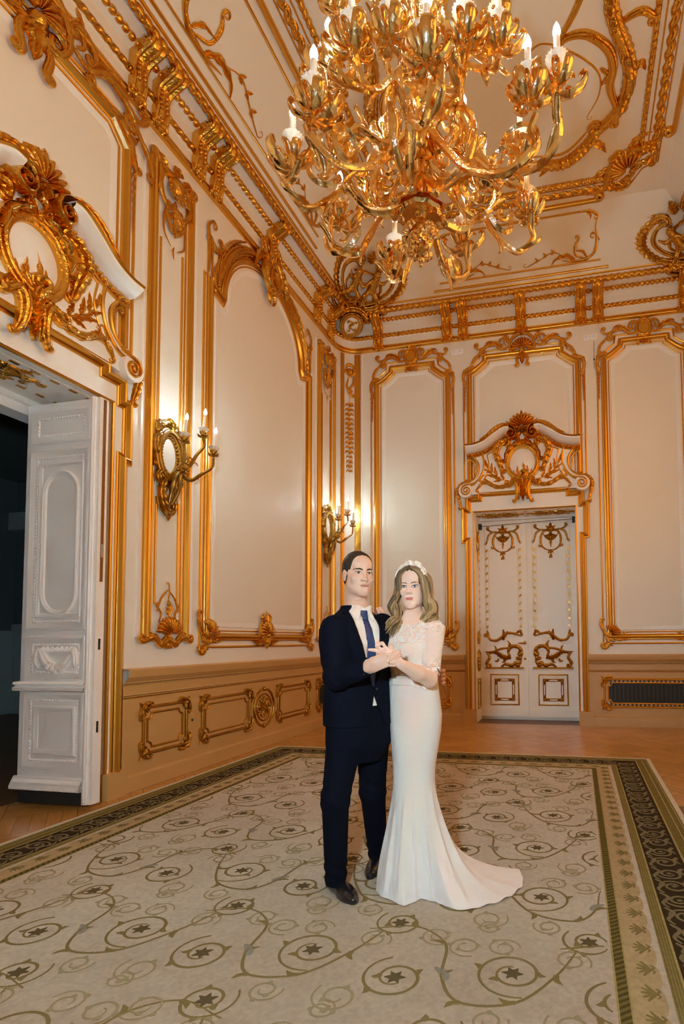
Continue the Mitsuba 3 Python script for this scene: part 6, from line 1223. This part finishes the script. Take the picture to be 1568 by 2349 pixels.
def hair_m(p):
    s = sdf([(ell((0, .048, -.020), (.080, .085, .099)), 0), (ell((0, -.01, -.045), (.070, .075, .065)), .03)])(p); z = p[:, 2]
    hl = np.interp(z, [-.13, -.07, -.03, .0, .018, .035, .055, .075, .1], [-.10, -.085, -.03, -.035, -.03, .022, .060, .074, .08]) + .003 * np.sin(p[:, 0] * 190) * (z > .04) - .006 * np.exp(-(p[:, 0] / .02) ** 2) * (z > .04)
    ear = ell((np.where(0, 0, 0) + .084, -.008, -.012), (.016, .034, .024))(np.stack([np.abs(p[:, 0]), p[:, 1], p[:, 2]], 1))
    tex = .0012 * np.sin(p[:, 0] * 260 + p[:, 2] * 150) * np.sin(p[:, 1] * 210)
    return np.maximum(np.maximum(s + tex, (hl - p[:, 1]) * .8), -ear)
part(gm, 'hair', (lambda m: (PF(HB(m[0])), m[1]))(surf(hair_m, (-.11, -.13, -.15), (.11, .16, .12), .003)), HAIRD, 60)
# ================================================================== the bride
bd_ = thing('person', 'blonde woman in a white lace wedding dress with a train, wearing a white flower headband', 'person')
FB = basis((.367, 1.630, -.05), -11, 1, 0, .955); ff = head_sdf(True); fhead = onto(surf(ff, (-.12, -.22, -.14), (.12, .14, .13), .0034), FB)
YB = -38; axb = lambda y: np.interp(y, [.55, .9, 1.12, 1.3, 1.45], [.372, .380, .368, .352, .372])
FR_ = [(1.08, .128, .100), (1.14, .124, .094), (1.20, .135, .104), (1.27, .155, .122), (1.32, .160, .118), (1.38, .165, .092), (1.42, .155, .078), (1.455, .09, .062), (1.49, .05, .05)]
fo_b = -.05; torso_b = torso(FR_, 0, axb, YB, fo_b); cb, sb = math.cos(math.radians(YB)), math.sin(math.radians(YB))
def bpt(x, y, z): return np.array([float(axb(y)) + x * cb + z * sb, y, fo_b - x * sb + z * cb])
shA, elA, wrA = bpt(.150, 1.395, -.012), np.array([.462, 1.135, .130]), hp(790, 655, .012)
shB, elB, wrB = bpt(-.145, 1.400, -.01), np.array([.21, 1.33, -.36]), np.array([.155, 1.50, -.26])
upper = sdf([(torso_b, 0), (cap(bpt(-.05, 1.275, .080), bpt(-.05, 1.27, .085), .055, .05), .03), (cap(bpt(.05, 1.275, .080), bpt(.05, 1.27, .085), .055, .05), .03), (cap(shA, elA, .046, .040), .03), (cap(elA, elA * .55 + wrA * .45, .040, .038), .015), (cap(elA * .55 + wrA * .45, wrA, .038, .025), .02), (cap(shB, elB, .046, .038), .03), (cap(elB, wrB, .036, .024), .015), (cap((.372, 1.42, -.06), (.369, 1.54, -.066), .048, .046), .03)])
ub = surf(upper, (.05, 1.09, -.48), (.62, 1.56, .45), .0048)
# her hand lies in his, palm up, fingers loosely spread to the left
pc = hp(470, 410, -.022); palmF = [cap(wrA, pc, .024, .020), cap(pc, hp(330, 380, -.02), .020, .013)]
fgF = [([hp(340, 385, -.016), hp(250, 372, -.012), hp(145, 362, -.010)], .0095, .0072), ([hp(320, 350, -.03), hp(295, 270, -.034), hp(288, 165, -.034)], .0098, .0078), ([hp(350, 340, -.018), hp(300, 290, -.004), hp(400, 225, -.004)], .0098, .0080), ([hp(560, 400, -.014), hp(480, 335, -.004), hp(418, 235, -.004)], .0100, .0078), ([hp(600, 420, -.03), hp(592, 350, -.03), hp(578, 285, -.03)], .0115, .0082)]
hf_ = surf(hand_sdf(wrA, palmF, fgF), *bounds(.05, wrA, hp(130, 150), hp(600, 420), pc), .0026)
fgB = [([wrB, (.150 + .012 * i, 1.525 - .010 * i, -.225), (.158 + .018 * i, 1.512 - .014 * i, -.185), (.166 + .018 * i, 1.496 - .013 * i, -.165)], .009, .007) for i in range(4)]
hb_ = surf(hand_sdf(wrB, [cap(wrB, (.165, 1.515, -.235), .024, .022)], fgB), *bounds(.05, wrB, (.25, 1.56, -.15), (.13, 1.44, -.3)), .0034)
legs = metaball([((.37, 1.1, -.05), (.38, .9, -.05), .10, .125), ((.34, .88, -.05), (.37, .5, -.05), .08, .05), ((.42, .88, -.05), (.40, .5, -.05), .08, .05), ((.37, .5, -.05), (.36, .1, -.05), .05, .035), ((.40, .5, -.05), (.42, .1, -.05), .05, .035)], .014, .02)
part(bd_, 'body', MB((PF(fhead[0]), fhead[1]), onto(ub, PF), onto(hf_, PF), onto(hb_, PF), onto(legs, PF)), SKINF, True)
face_parts(bd_, ff, lambda v: PF(FB(v)), True, IRISB, LIPF, BROWB)
# bodice: opaque lower part, sheer net yoke and sleeves, lace motifs
up_t = sdf([(torso_b, 0), (cap(bpt(-.05, 1.275, .080), bpt(-.05, 1.27, .085), .055, .05), .03), (cap(bpt(.05, 1.275, .080), bpt(.05, 1.27, .085), .055, .05), .03)])
def bodice(p):
    x, z = xz(p, YB, axb); d = up_t(p) - .006; y = p[:, 1]; return np.maximum(np.maximum(d, 1.085 - y), y - (1.335 - .02 * np.cos(x * 22) * (z > 0)))
dr_ = part(bd_, 'dress_bodice', onto(surf(bodice, (.16, 1.07, -.25), (.58, 1.36, .2), .005), PF), BODICE, 60, 'ivory bodice')
def yoke(p):
    d = np.minimum(up_t(p), np.minimum(cap(shA, elA, .046, .040)(p), cap(shB, elB, .046, .038)(p)) + .002) - .0045; q = p - np.array([.372, 1.475, -.035]); hole = np.linalg.norm(q * [1, 1.35, .9], axis=1) - .105
    return np.maximum(np.maximum(d, 1.325 - p[:, 1]), -hole)
ym = surf(yoke, (.16, 1.31, -.25), (.58, 1.47, .2), .0045); xx, zz = xz(ym[0], YB, axb)
part(dr_, 'net_yoke', (PF(ym[0]), ym[1]), NET, True, 'sheer net yoke', uv=np.stack([xx / .011, ym[0][:, 1] / .011], 1))
def sleeve(a, b, r0, r1, n=44, m=40):
    a, b = np.asarray(a, float), np.asarray(b, float); P = a + (b - a) * np.linspace(-.02, 1, n)[:, None]; d = (b - a) / np.linalg.norm(b - a); e = np.cross(d, [0, 0, 1.0]); e /= np.linalg.norm(e); g = np.cross(d, e); t = np.arange(m + 1) * 2 * PI / m
    rr = np.linspace(r0, r1, n); G = P[:, None] + rr[:, None, None] * (np.cos(t)[None, :, None] * e + np.sin(t)[None, :, None] * g); v, f = grid(G)
    u = np.repeat(t[None] / (2 * PI) * 30, n, 0); w = np.repeat(np.linspace(0, np.linalg.norm(b - a) / .0105, n)[:, None], m + 1, 1); return (PF(v), f), np.stack([u.ravel(), w.ravel()], 1)
endA = shA + (elA - shA) * .80
for a_, b_ in ((shA, endA), (shB, shB + (elB - shB) * .85)):
    m, uv = sleeve(np.asarray(a_) - (np.asarray(b_) - a_) * .06, b_, .0565, .0485); part(dr_, 'net_sleeve', m, NET, True, 'sheer net elbow sleeve', uv=uv)
r_ = np.random.default_rng(21)
def petal(P, N, l, w, ang, h=.0025):
    N = N + [1e-4, 2e-5, 3e-4]; N = N / np.linalg.norm(N); a = np.cross(N, [0, 1.0, 0]); a /= np.linalg.norm(a); b = np.cross(N, a); t = math.cos(ang) * a + math.sin(ang) * b; s = np.cross(N, t)
    v, f = leaf([(0, 0), (l * .5, l * .12), (l, -l * .1)], w, h, lobes=3, n=9); return PF(P + v[:, :1] * t + v[:, 1:2] * s + v[:, 2:3] * N), f
def sample(m, fn, cond, n):
    """random points of a mesh in the people frame with outward normals"""
    v = m[0][cond(m[0])]; i = r_.choice(len(v), min(n, len(v)), False); P = v[i]; e = 1e-3
    N = np.stack([fn(P + np.eye(3)[k] * e) - fn(P - np.eye(3)[k] * e) for k in range(3)], 1); return P, N / (np.linalg.norm(N, axis=1, keepdims=True) + 1e-9)
P, N = sample(ym, yoke, lambda v: (v[:, 2] > -.10), 620); lm = [petal(p, n, r_.uniform(.014, .032), r_.uniform(.004, .008), r_.uniform(0, 6.28)) for p, n in zip(P, N)]
bm = surf(bodice, (.16, 1.07, -.25), (.58, 1.36, .2), .008); P, N = sample(bm, bodice, lambda v: (v[:, 1] > 1.29) | ((xz(v, YB, axb)[0] < -.045) & (v[:, 1] < 1.30)) | (v[:, 1] < 1.10), 330)
lm += [petal(p, n, r_.uniform(.012, .028), r_.uniform(.0035, .007), r_.uniform(0, 6.28), .003) for p, n in zip(P, N)]
ax_s = (elA - shA) / np.linalg.norm(elA - shA); e1 = np.cross(ax_s, [0, 0, 1.0]); e1 /= np.linalg.norm(e1); e2 = np.cross(ax_s, e1)
for q in range(90):
    t = r_.uniform(0, 2 * PI); n = math.cos(t) * e1 + math.sin(t) * e2; lm.append(petal(endA + ax_s * r_.uniform(-.035, .022) + n * .0485, n, r_.uniform(.012, .026), r_.uniform(.004, .008), r_.uniform(0, 6.28)))
for q in range(36):
    t = r_.uniform(0, 2 * PI); n = math.cos(t) * e1 + math.sin(t) * e2; lm.append(petal(shA + ax_s * r_.uniform(-.01, .03) + n * .053, n, r_.uniform(.014, .03), r_.uniform(.004, .008), r_.uniform(0, 6.28)))
part(dr_, 'lace_motifs', MB(*lm), LACE, 60, 'white lace flower motifs', stuff=True)
# skirt with train: rings from the waist to the hem outline on the carpet
hem = np.array([(.170, .00), (.204, .075), (.262, .120), (.327, .185), (.372, .150), (.409, .098), (.460, .128), (.511, .150), (.544, .222), (.600, .232), (.655, .226), (.728, .198), (.80, .150), (.875, .085), (.945, -.03), (.968, -.14), (.955, -.245), (.86, -.285), (.76, -.275), (.62, -.26), (.48, -.25), (.34, -.22), (.22, -.16), (.175, -.08)])
def ring_resample(P, c, n=160):
    P = np.asarray(P); Q = np.vstack([P, P[:1]]); s = arclen(Q); q = np.linspace(0, s[-1], 1200); X = np.stack([np.interp(q, s, Q[:, i]) for i in range(2)], 1); a = np.unwrap(np.arctan2(X[:, 1] - c[1], X[:, 0] - c[0]))
    if a[-1] < a[0]: X, a = X[::-1], a[::-1]
    t = a[0] + np.arange(n) * 2 * PI / n; tt = -PI + np.arange(n) * 2 * PI / n; am = (a - (-PI)) % (2 * PI); o = np.argsort(am); return np.stack([np.interp(np.arange(n) * 2 * PI / n, am[o], X[o, 0], period=2 * PI), np.interp(np.arange(n) * 2 * PI / n, am[o], X[o, 1], period=2 * PI)], 1)
NS = 240; hc = np.array([.40, -.03]); hem_r = ring_resample(hem, hc, NS); hem_r = sum(np.roll(hem_r, k, 0) for k in (-1, 0, 1)) / 3; th = -PI + np.arange(NS) * 2 * PI / NS
prof_r = [(1.135, .236, .500, .116), (1.10, .234, .504, .120), (1.02, .233, .514, .130), (.93, .232, .524, .140), (.84, .238, .518, .140), (.74, .247, .500, .128), (.66, .254, .486, .118), (.58, .256, .482, .114)]
rings = []
for y, l, r1, dp in prof_r:
    c = (l + r1) / 2; a = (r1 - l) / 2; k = 1 / (np.abs(np.cos(th)) ** 2.2 + np.abs(np.sin(th)) ** 2.2) ** (1 / 2.2); rings.append(np.stack([c + a * k * np.cos(th), np.full(NS, y), -.05 + dp * k * np.sin(th)], 1))
base = rings[-1]; y0 = .58
for t in np.linspace(0, 1, 46)[1:]:
    e = np.where(th * 0 == 0, t, t); dist = np.linalg.norm(hem_r - hc, axis=1); far = np.clip((dist - .22) / .3, 0, 1); ee = (1 - far) * t ** 1.5 + far * (.42 * t ** 1.7 + .58 * t ** 7)
    yy = y0 * (1 - t) ** (1.0) + .016; yy = yy * 1.0
    X = base[:, [0, 2]] * (1 - ee[:, None]) + hem_r * ee[:, None]; ridge = sum(A * np.exp(-((th - math.radians(c0) - .12 * t) / w_) ** 2) for c0, A, w_ in ((62, .030, .07), (88, .016, .05), (112, .026, .08), (140, .022, .07), (38, .026, .08), (15, .03, .09), (165, .02, .08))) * np.clip(t * 1.5 - .12, 0, 1) * (1 - .8 * t ** 6)
    fold = ridge + (.008 * np.sin(th * 9 + 1.2 * t) + .005 * np.sin(th * 17 + 2 - 2 * t) + .008 * np.sin(th * 5 + .7)) * (t ** 1.4) * (1 - .75 * t ** 8)
    nrm = X - hc; nrm /= np.linalg.norm(nrm, axis=1, keepdims=True) + 1e-6; X = X + nrm * fold[:, None]
    rings.append(np.stack([X[:, 0], np.full(NS, yy) + .012 * far * np.sin(th * 14) ** 2 * t ** 6, X[:, 1]], 1))
G = np.stack(rings); sk = grid(G, closed_v=True); part(bd_, 'dress_skirt', (PF(sk[0]), sk[1]), SATIN, True, 'white satin mermaid skirt with a train')
seam = np.stack([G[i, int(NS * .5 + NS * (math.atan2(.9, .42) / (2 * PI)))] for i in range(4, len(G) - 1)]) + [0, 0, .001]
part(bd_, 'waist_seam', (lambda q: (PF(q[0]), q[1]))(tube(np.vstack([G[1], G[1][:1]]) * [1, 1, 1] + [0, .002, 0], .003, 6)), SATIN, True)
# hair: a cap parted in the middle and long wavy locks
def hair_f(p):
    s = sdf([(ell((0, .050, -.022), (.083, .088, .102)), 0), (ell((0, -.03, -.05), (.085, .09, .07)), .04)])(p); x, y, z = p.T
    face = np.interp(np.abs(x), [0, .02, .045, .062, .08], [.078, .070, .035, -.03, -.12]); tex = .002 * np.sin(x * 240 + z * 60 + y * 40)
    return np.maximum(s + tex, np.where(z > .02, face - y, -.05) * .7)
part(bd_, 'hair', (lambda m: (PF(FB(m[0])), m[1]))(surf(hair_f, (-.12, -.16, -.16), (.12, .17, .12), .0034)), HAIRB[2], 60, 'dark blonde hair')
hk = [q for q in scene if q == bd_ + '__hair'][0]
for q in range(84):
    s = -1 if q % 2 else 1; u = (q // 2) / 41.0; r_q = np.random.default_rng(100 + q); fr_ = u < .3
    z0 = .074 - .16 * u; top = np.array([s * (.008 + .02 * u), .130 - .035 * abs(u - .35), z0]); d1 = np.array([s * ((.054 if fr_ else .074) + .012 * r_q.random()), .070 if fr_ else .062, z0 * .9]); d2 = np.array([s * ((.073 if fr_ else .086) + .014 * r_q.random()), -.02, z0 * .78 - .002])
    d3 = np.array([s * (.090 + .03 * r_q.random()), -.10, z0 * .6 + .014]); d4 = np.array([s * (.082 + .045 * r_q.random()), -.165 - .03 * r_q.random(), z0 * .4 + .034]); d5 = d4 + np.array([s * (.02 - .05 * r_q.random()), -.04 - .03 * r_q.random(), .012])
    if s < 0: d5[1] -= .035; d4[1] -= .015
    Pk = crv3([top, d1, d2, d3, d4, d5], 75); t = np.linspace(0, 1, len(Pk)); ph = (q % 6) * .5 + s * .6; wv = .030 * np.clip(t * 1.9 - .72, 0, 1); Pk = Pk + np.stack([wv * np.cos(t * 15 + ph), wv * .35 * np.sin(t * 30 + ph), wv * np.sin(t * 15 + ph)], 1)
    rad_ = .0115 * np.minimum(1, t * 6 + .35) * np.minimum(1, (1 - t) * 4 + .12) * r_q.uniform(.75, 1.15); part(hk, 'lock', (lambda m: (PF(FB(m[0])), m[1]))(tube(Pk, rad_, 9, .6, 4)), HAIRB[(0, 1, 0, 2, 1, 1)[int(r_q.integers(6))] if not (fr_ and r_q.random() < .5) else 0], True)
# headband of flowers and pearls
hb = part(bd_, 'headband', (lambda m: (PF(FB(m[0])), m[1]))(tube([(.096 * math.sin(t), .030 + .098 * math.cos(t), .074 - .040 * abs(t)) for t in np.linspace(-1.25, 1.25, 30)], .004, 6)), LACE, True, 'white flower and pearl headband')
fls = []
for q in range(84):
    t = r_.uniform(-1.15, 1.15); off = r_.normal() * .0095 * (1.15 - .5 * abs(t)); c = np.array([.098 * math.sin(t), .032 + .100 * math.cos(t) + off * .75, .078 - .040 * abs(t) - off * .6]); n = c - [0, .03, -.03]; n /= np.linalg.norm(n); a_ = np.cross(n, [0, .3, 1.0]); a_ /= np.linalg.norm(a_); F_ = frame(c, a_, np.cross(n, a_), n)
    ms = rosette((0, 0), r_.uniform(.008, .0135), 5, .006) if q < 52 else [ball((0, 0, .004), .0035, 1)]
    part(hb, 'flower' if q < 52 else 'pearl', MB(*[(PF(FB(F_(np.asarray(v)))), f) for v, f in ms]), LACE, 60)
part(bd_, 'necklace', (lambda m: (PF(m[0]), m[1]))(tube(crv3([bpt(-.055, 1.465, .03), bpt(-.03, 1.415, .075), bpt(.0, 1.395, .085), bpt(.035, 1.42, .07), bpt(.06, 1.47, .02)], 24), .0012, 5)), GOLDC, True)
# ------------------------------------------------------------------ check of the book-keeping
for k in list(labels):
    assert k in scene or any(q.startswith(k + '__') for q in scene), k
